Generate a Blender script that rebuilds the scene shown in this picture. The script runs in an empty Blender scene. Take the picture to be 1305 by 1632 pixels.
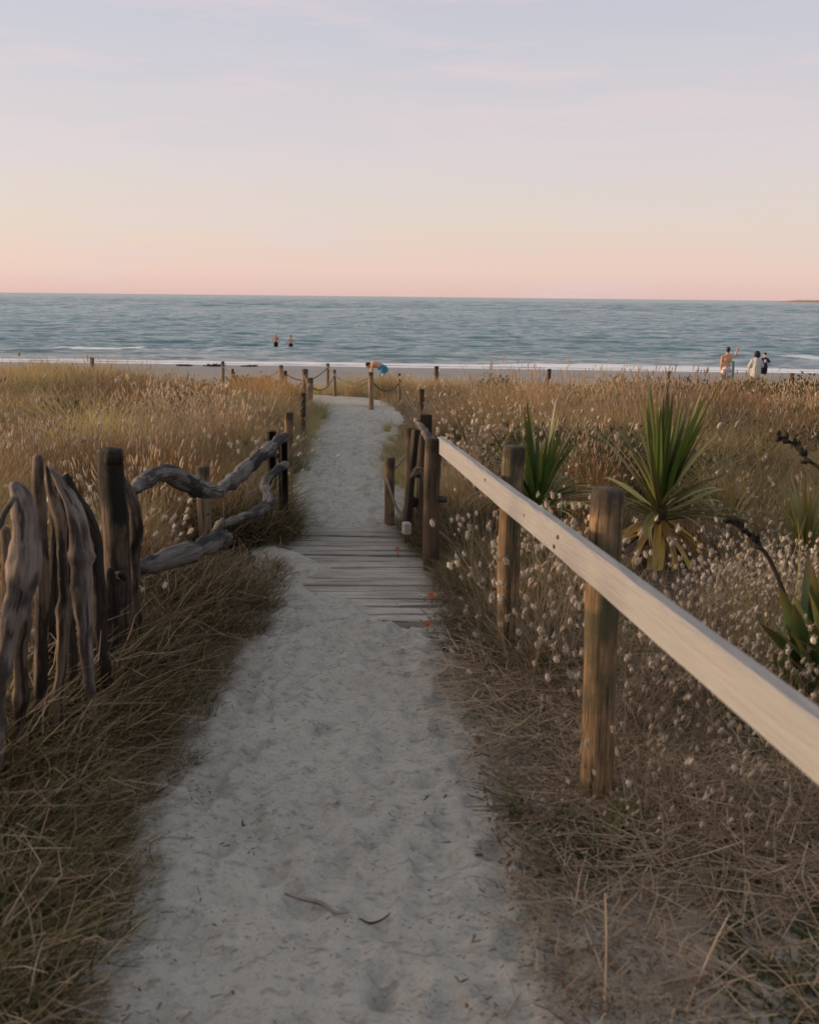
import bpy, math, random
import numpy as np
from mathutils import Matrix, Vector
R = math.radians
rng = np.random.default_rng(7); random.seed(7)
scene = bpy.context.scene; col = scene.collection

# ------------------------------------------------------------------ camera, sky, sun, exposure
FPX, PITCH, ROLL, CAMZ = 1587.0, R(12.2), R(.615), 1.6
CM = Matrix.Rotation(math.pi/2 - PITCH, 3, 'X') @ Matrix.Rotation(ROLL, 3, 'Z')
cam = bpy.data.cameras.new('camera'); camo = bpy.data.objects.new('camera', cam); col.objects.link(camo)
camo.location = (0, 0, CAMZ); camo.rotation_euler = CM.to_euler()
cam.sensor_fit = 'VERTICAL'; cam.sensor_height = 36; cam.sensor_width = 36; cam.lens = FPX/1632*36
cam.clip_start = .05; cam.clip_end = 60000
cam.dof.use_dof = True; cam.dof.focus_distance = 7.5; cam.dof.aperture_fstop = 4.2
scene.camera = camo
SUN_EL, SUN_AZ = R(6), R(-79)          # azimuth from +Y (view) towards +X
world = bpy.data.worlds.new('World'); scene.world = world; world.use_nodes = True
def lin(c): return tuple(((v/255)/12.92 if v/255 <= .04045 else ((v/255+.055)/1.055)**2.4) for v in c) + (1,)
def build_world():
    nt = world.node_tree; nt.nodes.clear(); N = nt.nodes.new; L = nt.links.new
    out = N('ShaderNodeOutputWorld'); add = N('ShaderNodeAddShader')
    sky = N('ShaderNodeTexSky'); sky.sky_type = 'NISHITA'; sky.sun_disc = False
    sky.sun_elevation = SUN_EL; sky.sun_rotation = SUN_AZ; sky.air_density = 1.0; sky.dust_density = 1.6; sky.ozone_density = 1.5
    b1 = N('ShaderNodeBackground'); b1.inputs['Strength'].default_value = .03; L(sky.outputs[0], b1.inputs[0])
    tc = N('ShaderNodeTexCoord'); sep = N('ShaderNodeSeparateXYZ'); L(tc.outputs['Generated'], sep.inputs[0])
    # thin streaked high cloud, warping the dusk band slightly
    mp = N('ShaderNodeMapping'); mp.inputs['Scale'].default_value = (2.2, 2.2, 26); mp.inputs['Rotation'].default_value = (0, R(4), 0); L(tc.outputs['Generated'], mp.inputs[0])
    nz = N('ShaderNodeTexNoise'); nz.inputs['Scale'].default_value = 1.6; nz.inputs['Detail'].default_value = 6; nz.inputs['Roughness'].default_value = .55; L(mp.outputs[0], nz.inputs[0])
    ma = N('ShaderNodeMath'); ma.operation = 'MULTIPLY_ADD'; ma.inputs[1].default_value = .08; L(nz.outputs['Fac'], ma.inputs[0])
    sb = N('ShaderNodeMath'); sb.operation = 'SUBTRACT'; sb.inputs[1].default_value = .04; L(sep.outputs['Z'], sb.inputs[0]); L(sb.outputs[0], ma.inputs[2])
    sel = N('ShaderNodeMapRange'); sel.inputs['From Min'].default_value = .03; sel.inputs['From Max'].default_value = .12; L(sep.outputs['Z'], sel.inputs[0])
    mz = N('ShaderNodeMix'); mz.data_type = 'FLOAT'; L(sel.outputs[0], mz.inputs[0]); L(sep.outputs['Z'], mz.inputs[2]); L(ma.outputs[0], mz.inputs[3])
    rp = N('ShaderNodeValToRGB'); cr = rp.color_ramp; L(mz.outputs[0], rp.inputs[0])
    stops = [(-.2, (120, 112, 112)), (-.01, (226, 190, 184)), (.004, (234, 199, 192)), (.022, (240, 209, 198)), (.042, (236, 210, 199)), (.064, (231, 213, 203)),
             (.083, (228, 213, 206)), (.125, (224, 212, 214)), (.185, (215, 208, 213)), (.24, (206, 204, 214)), (.29, (199, 198, 210)), (.5, (190, 195, 204)), (1, (180, 189, 200))]
    mr = N('ShaderNodeMapRange'); mr.inputs['From Min'].default_value = -.2; mr.inputs['From Max'].default_value = 1; L(mz.outputs[0], mr.inputs[0]); L(mr.outputs[0], rp.inputs[0])
    while len(cr.elements) > 1: cr.elements.remove(cr.elements[-1])
    for i, (p, c) in enumerate(stops):
        e = cr.elements[0] if i == 0 else cr.elements.new((p+.2)/1.2)
        e.position = (p+.2)/1.2; e.color = lin(c)
    # soft pinkish cirrus wisps
    mp2 = N('ShaderNodeMapping'); mp2.inputs['Scale'].default_value = (5, 5, 34); mp2.inputs['Rotation'].default_value = (R(3), R(-7), 0); L(tc.outputs['Generated'], mp2.inputs[0])
    n2 = N('ShaderNodeTexNoise'); n2.inputs['Scale'].default_value = 1.1; n2.inputs['Detail'].default_value = 7; n2.inputs['Roughness'].default_value = .6; L(mp2.outputs[0], n2.inputs[0])
    cl = N('ShaderNodeMapRange'); cl.inputs['From Min'].default_value = .50; cl.inputs['From Max'].default_value = .78; cl.inputs['To Max'].default_value = .9; L(n2.outputs['Fac'], cl.inputs[0])
    mx = N('ShaderNodeMix'); mx.data_type = 'RGBA'; mx.inputs[7].default_value = lin((230, 211, 214)); L(cl.outputs[0], mx.inputs[0]); L(rp.outputs[0], mx.inputs[6])
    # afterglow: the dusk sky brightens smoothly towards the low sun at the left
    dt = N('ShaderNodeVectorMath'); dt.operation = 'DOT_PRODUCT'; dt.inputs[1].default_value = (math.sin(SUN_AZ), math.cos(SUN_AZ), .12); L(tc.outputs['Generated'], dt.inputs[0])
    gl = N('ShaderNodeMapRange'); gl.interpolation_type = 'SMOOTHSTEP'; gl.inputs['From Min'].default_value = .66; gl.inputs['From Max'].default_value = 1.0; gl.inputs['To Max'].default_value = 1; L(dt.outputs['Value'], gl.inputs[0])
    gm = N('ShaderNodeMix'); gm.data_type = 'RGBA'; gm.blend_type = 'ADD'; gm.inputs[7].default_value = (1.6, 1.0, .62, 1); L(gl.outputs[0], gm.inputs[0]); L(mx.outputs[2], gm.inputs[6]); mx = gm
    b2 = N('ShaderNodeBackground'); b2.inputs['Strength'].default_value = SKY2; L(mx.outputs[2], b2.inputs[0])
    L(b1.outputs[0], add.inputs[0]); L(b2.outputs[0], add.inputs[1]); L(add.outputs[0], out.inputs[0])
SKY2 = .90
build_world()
sl = bpy.data.lights.new('sun', 'SUN'); sl.energy = 4.6; sl.angle = R(10); sl.color = (1, .68, .42)
so = bpy.data.objects.new('sun', sl); col.objects.link(so)
sd = Vector((math.sin(SUN_AZ)*math.cos(SUN_EL), math.cos(SUN_AZ)*math.cos(SUN_EL), math.sin(SUN_EL)))
so.rotation_euler = sd.to_track_quat('Z', 'Y').to_euler(); so.location = (-30, 0, 20)
vs = scene.view_settings; vs.view_transform = 'Standard'; vs.look = 'None'; vs.exposure = 0; vs.gamma = 1; vs.use_curve_mapping = False
scene.cycles.max_bounces = 5; scene.cycles.diffuse_bounces = 3; scene.cycles.transmission_bounces = 3; scene.cycles.use_denoising = True

# ------------------------------------------------------------------ noise, ground height, picking points
def _h(ix, iy, s):
    v = np.sin(ix*127.1 + iy*311.7 + s*74.7)*43758.5453
    return v - np.floor(v)
def vn(x, y, s=0):
    x = np.asarray(x, float); y = np.asarray(y, float)
    ix = np.floor(x); iy = np.floor(y); fx = x-ix; fy = y-iy; fx = fx*fx*(3-2*fx); fy = fy*fy*(3-2*fy)
    a = _h(ix, iy, s); b = _h(ix+1, iy, s); c = _h(ix, iy+1, s); d = _h(ix+1, iy+1, s)
    return (a*(1-fx)+b*fx)*(1-fy) + (c*(1-fx)+d*fx)*fy
def fbm(x, y, s=0, o=4):
    t = 0; a = .5
    for i in range(o): t = t + a*vn(x*2**i, y*2**i, s+i*3.1); a *= .5
    return t/(1-.5**o)
PY = np.array([0.0, 1.94, 2.86, 3.9, 4.83, 5.6, 6.7, 9.2, 11.3, 13.8, 15.45])
PL = np.array([-.74, -.74, -.76, -.80, -.75, -.77, -.85, -.98, -1.10, -1.22, -1.42])
PR = np.array([.42, .40, .33, .26, .17, .14, .0, -.22, -.26, -.22, -.40])
PATH = [((PL[i]+PR[i])/2, PY[i], (PR[i]-PL[i])/2) for i in range(len(PY))]
PATH += [(-1.12, 16.6, .55), (-1.5, 17.8, .6), (-2.1, 18.9, .7), (-3.0, 20.2, .8), (-4.2, 21.8, .9), (-5.6, 23.8, 1.2), (-6.6, 26, 1.8), (-7, 29, 3)]
PATH = np.array(PATH)
def path_sd(x, y):                       # signed distance to the path edge, negative on the sand
    x = np.asarray(x, float); y = np.asarray(y, float); best = np.full(np.broadcast(x, y).shape, 99.)
    for a, b in zip(PATH[:-1], PATH[1:]):
        dx, dy = b[0]-a[0], b[1]-a[1]; t = np.clip(((x-a[0])*dx+(y-a[1])*dy)/(dx*dx+dy*dy), 0, 1)
        best = np.minimum(best, np.hypot(x-a[0]-t*dx, y-a[1]-t*dy) - (a[2]+(b[2]-a[2])*t))
    return best
ZP = np.array([(-400, 3), (-60, 9), (-22, 6), (-12, 3.2), (-5, .5), (-1.5, 0), (12, 0), (15, -.06), (18, -.2), (20, -.36), (24, -.8), (27, -1.4), (30, -1.6), (39, -2.05), (55.7, -2.72), (67, -3.0), (92, -3.75), (200, -6), (900, -12), (40000, -30)])  # unseen rise behind the camera added to block low sky light there
SEA = -3.0
def gz(x, y):
    x = np.asarray(x, float); y = np.asarray(y, float)
    z = np.interp(y + .05*np.clip(x, -60, 60)*np.clip((y-45)/20, 0, 1), ZP[:, 0], ZP[:, 1])
    dune = np.clip((28-y)/5, 0, 1)*np.clip((y+20)/10, 0, 1); sd_ = path_sd(x, y); off = np.clip(sd_/.9, 0, 1)
    far = np.clip((y-9)/8, 0, 1)
    z = z + dune*off*(.04 + (fbm(x*.35+9, y*.35, 2, 3)-.5)*(.20+.10*far) + far*.13*np.clip((-x-3.2)/4, 0, 1))
    return z
def ray(px, py):
    return CM @ Vector(((px-652.5)/FPX, -(py-816)/FPX, -1))
def atz(px, py, z):
    v = ray(px, py); t = (z-CAMZ)/v.z; return Vector((v.x*t, v.y*t, z))
def aty(px, py, Y):
    v = ray(px, py); t = Y/v.y; return Vector((v.x*t, Y, CAMZ+v.z*t))
def on_ground(px, py):
    v = ray(px, py); t = 1.0
    while t < 200:
        if CAMZ+v.z*t < float(gz(v.x*t, v.y*t)): break
        t += .02
    return Vector((v.x*t, v.y*t, float(gz(v.x*t, v.y*t))))

# ------------------------------------------------------------------ materials
def newmat(name):
    m = bpy.data.materials.new(name); m.use_nodes = True; nt = m.node_tree; nt.nodes.clear(); return m, nt
class NT:
    def __init__(s, nt): s.t = nt
    def n(s, typ, ins=None, **kw):
        q = s.t.nodes.new('ShaderNode'+typ)
        for k, v in kw.items(): setattr(q, k, v)
        for k, v in (ins or {}).items():
            if isinstance(v, bpy.types.NodeSocket): s.t.links.new(v, q.inputs[k])
            else: q.inputs[k].default_value = v
        return q
    def mix(s, f, a, b, mode='MIX'):
        q = s.n('Mix', data_type='RGBA', blend_type=mode)
        for i, v in ((0, f), (6, a), (7, b)):
            if isinstance(v, bpy.types.NodeSocket): s.t.links.new(v, q.inputs[i])
            elif i == 0: q.inputs[0].default_value = v
            else: q.inputs[i].default_value = tuple(v)+(1,) if len(v) == 3 else v
        return q.outputs[2]
    def rng(s, v, a, b, c=0., d=1.): return s.n('MapRange', {0: v, 1: a, 2: b, 3: c, 4: d}).outputs[0]
    def noise(s, vec, scale, detail=4, rough=.55, sc=None):
        if sc: vec = s.n('Mapping', {'Vector': vec, 'Scale': sc}).outputs[0]
        return s.n('TexNoise', {'Vector': vec, 'Scale': scale, 'Detail': detail, 'Roughness': rough}).outputs['Fac']
    def out(s, sh): s.n('OutputMaterial', {0: sh})
def wood(name, c1, c2, cdark, rough=.8, grain=1., stain=.35, green=None, rand=.25, topdark=None, crack=.85):
    m, nt = newmat(name); k = NT(nt)
    w = k.n('Attribute', attribute_name='wcoord').outputs['Vector']; oi = k.n('ObjectInfo').outputs['Random']
    off = k.n('VectorMath', {0: w, 1: k.n('CombineXYZ', {0: k.n('Math', {0: oi, 1: 37.}, operation='MULTIPLY').outputs[0], 1: 0., 2: k.n('Math', {0: oi, 1: 91.}, operation='MULTIPLY').outputs[0]}).outputs[0]}, operation='ADD').outputs[0]
    g1 = k.noise(off, 130*grain, 5, .7, (1, 1, .045)); g2 = k.noise(off, 9, 4, .6, (1, 1, .35)); crk = k.noise(off, 75*grain, 4, .6, (1, 1, .028))
    c = k.mix(k.rng(g1, .38, .60), c1, c2); c = k.mix(k.rng(g2, .47, .57, 0, stain), c, cdark)
    if green: c = k.mix(k.rng(k.noise(off, 6, 4), .46, .60, 0, .85), c, green)
    cm = k.rng(crk, .575, .625); c = k.mix(k.n('Math', {0: cm, 1: crack}, operation='MULTIPLY').outputs[0], c, cdark)
    if topdark:                           # weather-blackened end grain and top few centimetres
        tz = k.n('Attribute', attribute_name='topd').outputs['Fac']
        e = k.n('Math', {0: k.n('Math', {0: k.noise(off, 14, 3), 1: .16}, operation='MULTIPLY').outputs[0], 1: .03}, operation='SUBTRACT').outputs[0]
        tt = k.n('Math', {0: tz, 1: e}, operation='SUBTRACT').outputs[0]
        c = k.mix(k.rng(tt, -.01, .035, .8, 0), c, topdark)
    hv = k.n('HueSaturation', {'Value': k.rng(oi, 0, 1, 1-rand, 1+rand), 'Color': c}).outputs[0]
    h = k.n('Math', {0: g1, 1: k.n('Math', {0: cm, 1: -1.4*crack}, operation='MULTIPLY').outputs[0]}, operation='ADD').outputs[0]
    b = k.n('Bump', {'Height': h, 'Strength': .8, 'Distance': .008}).outputs[0]
    k.out(k.n('BsdfPrincipled', {'Base Color': hv, 'Roughness': rough, 'Normal': b, 'Specular IOR Level': .25}).outputs[0]); return m
def plain(name, c, rough=.7, spec=.3, var=.12, nsc=20):
    m, nt = newmat(name); k = NT(nt); tc = k.n('TexCoord').outputs['Object']; n = k.noise(tc, nsc, 4)
    cc = k.mix(k.rng(n, .3, .7), [v*(1-var) for v in c], [min(1, v*(1+var)) for v in c])
    b = k.n('Bump', {'Height': n, 'Strength': .25, 'Distance': .01}).outputs[0]
    k.out(k.n('BsdfPrincipled', {'Base Color': cc, 'Roughness': rough, 'Normal': b, 'Specular IOR Level': spec}).outputs[0]); return m
def leafy(name, cols, patch=None, patch_scale=.35, trans=.45, rough=.6, tipc=None, tiph=(.25, .5), spec=.2):
    """thin plant matter: colour per blade, drifting over the dune in patches; light passes through"""
    m, nt = newmat(name); k = NT(nt); g = k.n('NewGeometry')
    rp = k.n('ValToRGB', {0: g.outputs['Random Per Island']}); e = rp.color_ramp.elements
    for i, c in enumerate(cols):
        q = e[i] if i < 2 else e.new(.5)
        q.position = i/(len(cols)-1); q.color = tuple(c)+(1,)
    c = rp.outputs[0]
    if patch:
        n = k.noise(g.outputs['Position'], patch_scale, 3, .6); c = k.mix(k.rng(n, .45, .62, 0, .75), c, patch)
        if name == 'golden_grass': c = k.mix(k.rng(k.noise(k.n('VectorMath', {0: g.outputs['Position'], 1: (31., 17., 0.)}, operation='ADD').outputs[0], .75, 3, .6), .45, .56, 0, .75), c, (.18, .17, .078))
    ti = k.n('Attribute', attribute_name='tint', attribute_type='INSTANCER').outputs['Fac']
    c = k.n('HueSaturation', {'Value': k.rng(ti, 0, 1, .5, 1.42), 'Hue': k.rng(ti, 0, 1, .49, .51), 'Color': c}).outputs[0]
    if tipc: c = k.mix(k.rng(k.n('Attribute', attribute_name='bladet').outputs['Fac'], .45, 1., 0, .8), c, tipc)
    d = k.n('BsdfPrincipled', {'Base Color': c, 'Roughness': rough, 'Specular IOR Level': spec}).outputs[0]
    t = k.n('BsdfTranslucent', {'Color': c}).outputs[0]
    k.out(k.n('MixShader', {0: trans, 1: d, 2: t}).outputs[0]); return m
M = {}
M['treated'] = wood('treated_pine', (.37, .24, .13), (.17, .105, .055), (.03, .025, .017), green=(.075, .075, .04), topdark=(.035, .03, .024), rand=.12)
M['ropepost'] = wood('pale_post_wood', (.34, .25, .165), (.25, .18, .12), (.09, .07, .05), topdark=(.06, .045, .03), rand=.2)
M['darkwood'] = wood('dark_wood', (.05, .037, .026), (.028, .022, .017), (.012, .01, .008), stain=.6, rand=.2)
M['brownwood'] = wood('brown_wood', (.12, .08, .05), (.07, .05, .034), (.02, .016, .012), topdark=(.02, .016, .012))
M['drift'] = wood('grey_driftwood', (.195, .176, .16), (.09, .08, .075), (.018, .017, .017), grain=.7, stain=.9, rand=.1)
M['stakewood'] = wood('brown_driftwood', (.17, .125, .088), (.085, .062, .046), (.014, .012, .010), grain=.6, stain=.95, rand=.3)
M['palestake'] = wood('pale_driftwood', (.27, .225, .20), (.16, .13, .115), (.03, .026, .023), grain=.6, stain=.8, rand=.1)
M['rail'] = wood('weathered_sawn_pine', (.275, .278, .28), (.245, .246, .246), (.16, .158, .155), grain=.7, stain=.04, rand=.02, crack=.06)
M['plank'] = wood('sandy_boards', (.43, .395, .34), (.37, .335, .285), (.16, .14, .12), grain=.6, stain=.35, rand=.16)
M['rope'] = plain('rope_fibre', (.12, .10, .075), .9)
M['wire'] = plain('rusty_wire', (.06, .045, .035), .6)
M['pith'] = wood('palm_trunk', (.10, .075, .045), (.06, .045, .03), (.02, .016, .012))
def sandmat(name, path):
    m, nt = newmat(name); k = NT(nt); p = k.n('NewGeometry').outputs['Position']
    n1 = k.noise(p, 1.1, 5, .6); n2 = k.noise(p, 55, 4, .7); n3 = k.noise(p, 340, 2, .6); n4 = k.noise(p, 7, 5, .65)
    c = k.mix(k.rng(n1, .3, .7), (.43, .405, .352), (.51, .482, .417)); c = k.mix(k.rng(n4, .5, .72, 0, .5), c, (.30, .28, .24)); c = k.mix(k.rng(k.noise(p, 19, 5, .7), .52, .66, 0, .42), c, (.20, .185, .16))
    c = k.mix(k.rng(n2, .62, .70, 0, .7), c, (.085, .07, .055)); c = k.mix(k.rng(k.noise(p, 150, 3, .7), .3, .7), k.mix(.22, c, (.08, .07, .06)), k.mix(.12, c, (.6, .55, .5)))
    c = k.mix(k.rng(k.noise(p, 1, 5, .65, (16, 38, 16)), .55, .64, 0, .5), c, (.17, .155, .135)); c = k.mix(k.rng(k.noise(p, 1, 4, .7, (34, 70, 34)), .60, .68, 0, .6), c, (.12, .105, .088))
    if not path:
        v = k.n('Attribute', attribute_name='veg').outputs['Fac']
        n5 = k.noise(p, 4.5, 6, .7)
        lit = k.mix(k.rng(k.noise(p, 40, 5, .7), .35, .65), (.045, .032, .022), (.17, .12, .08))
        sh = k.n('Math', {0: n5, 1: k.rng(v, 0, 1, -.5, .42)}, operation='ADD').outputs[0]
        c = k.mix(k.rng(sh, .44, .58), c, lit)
        wet = k.n('Attribute', attribute_name='wet').outputs['Fac']
        c = k.mix(wet, c, (.15, .125, .10))
        rg = k.rng(wet, 0, 1, .9, .35)
    else: rg = .9
    h = k.n('Math', {0: n2, 1: k.n('Math', {0: n3, 1: .4}, operation='MULTIPLY').outputs[0]}, operation='ADD').outputs[0]
    b = k.n('Bump', {'Height': h, 'Strength': .85, 'Distance': .010}).outputs[0]
    k.out(k.n('BsdfPrincipled', {'Base Color': c, 'Roughness': rg, 'Normal': b, 'Specular IOR Level': .2}).outputs[0]); return m
M['ground'] = sandmat('dune_ground', False); M['sand'] = sandmat('path_sand', True)

# ------------------------------------------------------------------ mesh helpers
class MB:
    def __init__(s): s.v = []; s.f = []; s.w = []; s.mi = []; s.t = []
    def add(s, v, f, w=None, mi=0, t=None):
        o = len(s.v); s.v += [tuple(q) for q in v]; s.f += [tuple(i+o for i in q) for q in f]
        s.w += [tuple(q) for q in (w if w is not None else v)]; s.mi += [mi]*len(f); s.t += list(t) if t is not None else [1.]*len(v)
        return s
    def mesh(s, name, mats, smooth=True):
        me = bpy.data.meshes.new(name); me.from_pydata(s.v, [], s.f); me.update()
        a = me.attributes.new('wcoord', 'FLOAT_VECTOR', 'POINT'); a.data.foreach_set('vector', np.array(s.w, dtype=np.float32).ravel())
        a = me.attributes.new('topd', 'FLOAT', 'POINT'); a.data.foreach_set('value', np.array(s.t, dtype=np.float32))
        for m in (mats if isinstance(mats, (list, tuple)) else [mats]): me.materials.append(m)
        me.polygons.foreach_set('material_index', s.mi)
        if smooth: me.polygons.foreach_set('use_smooth', [True]*len(s.f))
        return me
    def build(s, name, mats, parent=None, smooth=True): return link(name, s.mesh(name, mats, smooth), parent)
def link(name, me, parent=None):
    o = bpy.data.objects.new(name, me); col.objects.link(o)
    if parent: o.parent = parent
    return o
def tag(o, label=None, cat=None, group=None, kind=None):
    for k, v in (('label', label), ('category', cat), ('group', group), ('kind', kind)):
        if v: o[k] = v
    return o
def empty(name, loc, label, cat, group=None):
    o = bpy.data.objects.new(name, None); col.objects.link(o); o.location = loc; o.empty_display_size = .1; return tag(o, label, cat, group)
def spline(P, n):
    P = np.array(P, float); P = np.vstack([2*P[0]-P[1], P, 2*P[-1]-P[-2]]); out = []
    m = len(P)-3
    for t in np.linspace(0, m-1e-6, n):
        i = int(t); u = t-i; a, b, c, d = P[i:i+4]
        out.append(.5*((2*b)+(-a+c)*u+(2*a-5*b+4*c-d)*u*u+(-a+3*b-3*c+d)*u**3))
    return np.array(out)
def frames(P):
    T = np.gradient(P, axis=0); T /= np.linalg.norm(T, axis=1)[:, None]+1e-12
    u = np.array([1., 0, 0]) if abs(T[0][0]) < .8 else np.array([0, 1., 0]); U = []
    for t in T:
        u = u - t*np.dot(u, t); u /= np.linalg.norm(u); U.append(u.copy())
    U = np.array(U); return T, U, np.cross(T, U)
def tube(mb, P, rad, sides=12, rough=0., seed=0., cap=True, squash=1., mi=0, top_at_end=False):
    P = np.array(P, float); n = len(P); rad = np.broadcast_to(np.array(rad, float), (n,)); T, U, V = frames(P)
    L = np.concatenate([[0], np.cumsum(np.linalg.norm(np.diff(P, axis=0), axis=1))])
    th = np.arange(sides)/sides*2*math.pi; v = []; w = []; t = []
    for i in range(n):
        r = rad[i]*np.ones(sides)
        if rough: r = r*(1+rough*(fbm(np.cos(th)*1.3+seed*7.7+5, np.sin(th)*1.3+L[i]*9+seed*3.1, seed, 3)-.5)*2 + rough*.5*np.sin(th*2+seed+L[i]*3) + (rough > .1)*rough*1.3*(fbm(np.cos(th)*4.2+seed*2.7+9, np.sin(th)*4.2+L[i]*2.2+seed, seed+4, 3)-.5))
        for a in range(sides):
            o = U[i]*math.cos(th[a])*r[a] + V[i]*math.sin(th[a])*r[a]*squash
            v.append(P[i]+o); w.append((math.cos(th[a])*r[a], math.sin(th[a])*r[a], L[i])); t.append(L[-1]-L[i] if top_at_end else 1.)
    f = [(i*sides+a, i*sides+(a+1) % sides, (i+1)*sides+(a+1) % sides, (i+1)*sides+a) for i in range(n-1) for a in range(sides)]
    if cap:
        b = len(v); v += [P[0], P[-1]]; w += [(0, 0, 0), (0, 0, L[-1])]; t += [1., 0. if top_at_end else 1.]
        f += [(b, (a+1) % sides, a) for a in range(sides)] + [(b+1, (n-1)*sides+a, (n-1)*sides+(a+1) % sides) for a in range(sides)]
    return mb.add(v, f, w, mi, t)
def post_mb(base, top, r, rough=.05, seed=0, sides=20):
    b, t = Vector(base), Vector(top); L = (t-b).length; n = max(6, int(L/.06)); mb = MB()
    ts = list(np.linspace(0, 1-.012/L, n)) + [1-.004/L, 1]
    rr = [r*1.03]*n + [r*.95, r*.86]
    rr = [q*(1+.02*math.sin(seed*3+i*.7)) for i, q in enumerate(rr)]
    P = [b.lerp(t, q) for q in ts]
    if seed: P = [p+Vector((.006*math.sin(p.z*4+seed), .006*math.cos(p.z*3.1+seed*2), 0)) for p in P]
    return tube(mb, P, rr, sides, rough, seed, top_at_end=True)
def box_mb(mb, c, s, rot=None, bev=.004, mi=0, longaxis=0):
    x, y, z = [q/2 for q in s]; b = min(bev, x*.9, y*.9, z*.9); v = []
    for sx in (-1, 1):
        for sy in (-1, 1):
            for sz in (-1, 1):
                v += [(sx*x, sy*(y-b), sz*(z-b)), (sx*(x-b), sy*y, sz*(z-b)), (sx*(x-b), sy*(y-b), sz*z)]
    id = lambda sx, sy, sz, k: ((sx > 0)*4+(sy > 0)*2+(sz > 0))*3+k
    f = []
    for s_ in (-1, 1):
        f.append([id(s_, a, b_, 0) for a, b_ in ((-1, -1), (1, -1), (1, 1), (-1, 1))][::s_])
        f.append([id(a, s_, b_, 1) for a, b_ in ((-1, -1), (1, -1), (1, 1), (-1, 1))][::-s_])
        f.append([id(a, b_, s_, 2) for a, b_ in ((-1, -1), (1, -1), (1, 1), (-1, 1))][::s_])
        for t_ in (-1, 1):
            f.append([id(s_, t_, -1, 0), id(s_, t_, -1, 1), id(s_, t_, 1, 1), id(s_, t_, 1, 0)][::-s_*t_])
            f.append([id(s_, -1, t_, 0), id(s_, -1, t_, 2), id(s_, 1, t_, 2), id(s_, 1, t_, 0)][::s_*t_])
            f.append([id(-1, s_, t_, 1), id(-1, s_, t_, 2), id(1, s_, t_, 2), id(1, s_, t_, 1)][::-s_*t_])
            for u_ in (-1, 1): f.append([id(s_, t_, u_, 0), id(s_, t_, u_, 1), id(s_, t_, u_, 2)][::s_*t_*u_])
    w = [((q[1], q[2], q[0]) if longaxis == 0 else (q[0], q[1], q[2])) for q in v]
    rot = rot or Matrix.Identity(3); v = [rot @ Vector(q) + Vector(c) for q in v]
    return mb.add(v, f, w, mi)

# ------------------------------------------------------------------ the setting: ground, path, sea
def grid_obj(name, X, Y, Z, mat, attrs=None):
    ny, nx = X.shape; me = bpy.data.meshes.new(name)
    v = np.stack([X, Y, Z], -1).reshape(-1, 3); i = np.arange(ny*nx).reshape(ny, nx)
    f = np.stack([i[:-1, :-1], i[:-1, 1:], i[1:, 1:], i[1:, :-1]], -1).reshape(-1, 4)
    me.vertices.add(len(v)); me.vertices.foreach_set('co', v.ravel()); me.loops.add(f.size); me.loops.foreach_set('vertex_index', f.ravel())
    me.polygons.add(len(f)); me.polygons.foreach_set('loop_start', np.arange(0, f.size, 4)); me.polygons.foreach_set('use_smooth', [True]*len(f))
    for k, a in (attrs or {}).items():
        q = me.attributes.new(k, 'FLOAT', 'POINT'); q.data.foreach_set('value', a.astype(np.float32).ravel())
    me.update(); me.validate(); me.materials.append(mat); return link(name, me)
def axis(segs): return np.unique(np.concatenate([np.arange(a, b, s) for a, b, s in segs] + [[segs[-1][1]]]))
def ground():
    xs = axis([(-900, -100, 100), (-100, -30, 10), (-30, -10, 1.2), (-10, -3, .2), (-3, 3, .07), (3, 10, .2), (10, 30, 1.2), (30, 100, 10), (100, 900, 100)])
    ys = axis([(-300, -40, 40), (-40, 0, 4), (0, 8, .08), (8, 20, .16), (20, 32, .4), (32, 75, 1.2), (75, 120, 6), (120, 400, 40), (400, 2000, 400), (2000, 30000, 7000)])
    X, Y = np.meshgrid(xs, ys); Z = gz(X, Y); sd_ = path_sd(X, Y)
    Z = Z - .085*np.clip(-sd_/.08, 0, 1)*(Y < 24)
    veg = np.clip(sd_/.35+.35, 0, 1)*np.clip((27.5-Y+(fbm(X*.5, Y*.5, 4)-.5)*6)/2, 0, 1)
    near = np.clip((4.2-Y)/2, 0, 1)*(X > 0); veg = veg*(1-.55*near)
    Z = Z + (fbm(X*5, Y*5, 21, 3)-.5)*.05*np.clip(sd_/.2, 0, 1)*(Y < 14) + np.where((Y > 27) & (Y < 64), (fbm(X*.9, Y*.5, 8)-.5)*.10, 0)
    wet = np.maximum(np.clip((-2.72-Z)/.12, 0, 1), .55*np.clip((Y-27)/3, 0, 1))
    tag(grid_obj('ground', X, Y, Z, M['ground'], {'veg': veg, 'wet': wet}), kind='structure')
ground()
PLK0, PLK1 = 4.78, 6.86                  # boardwalk lies here
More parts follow.
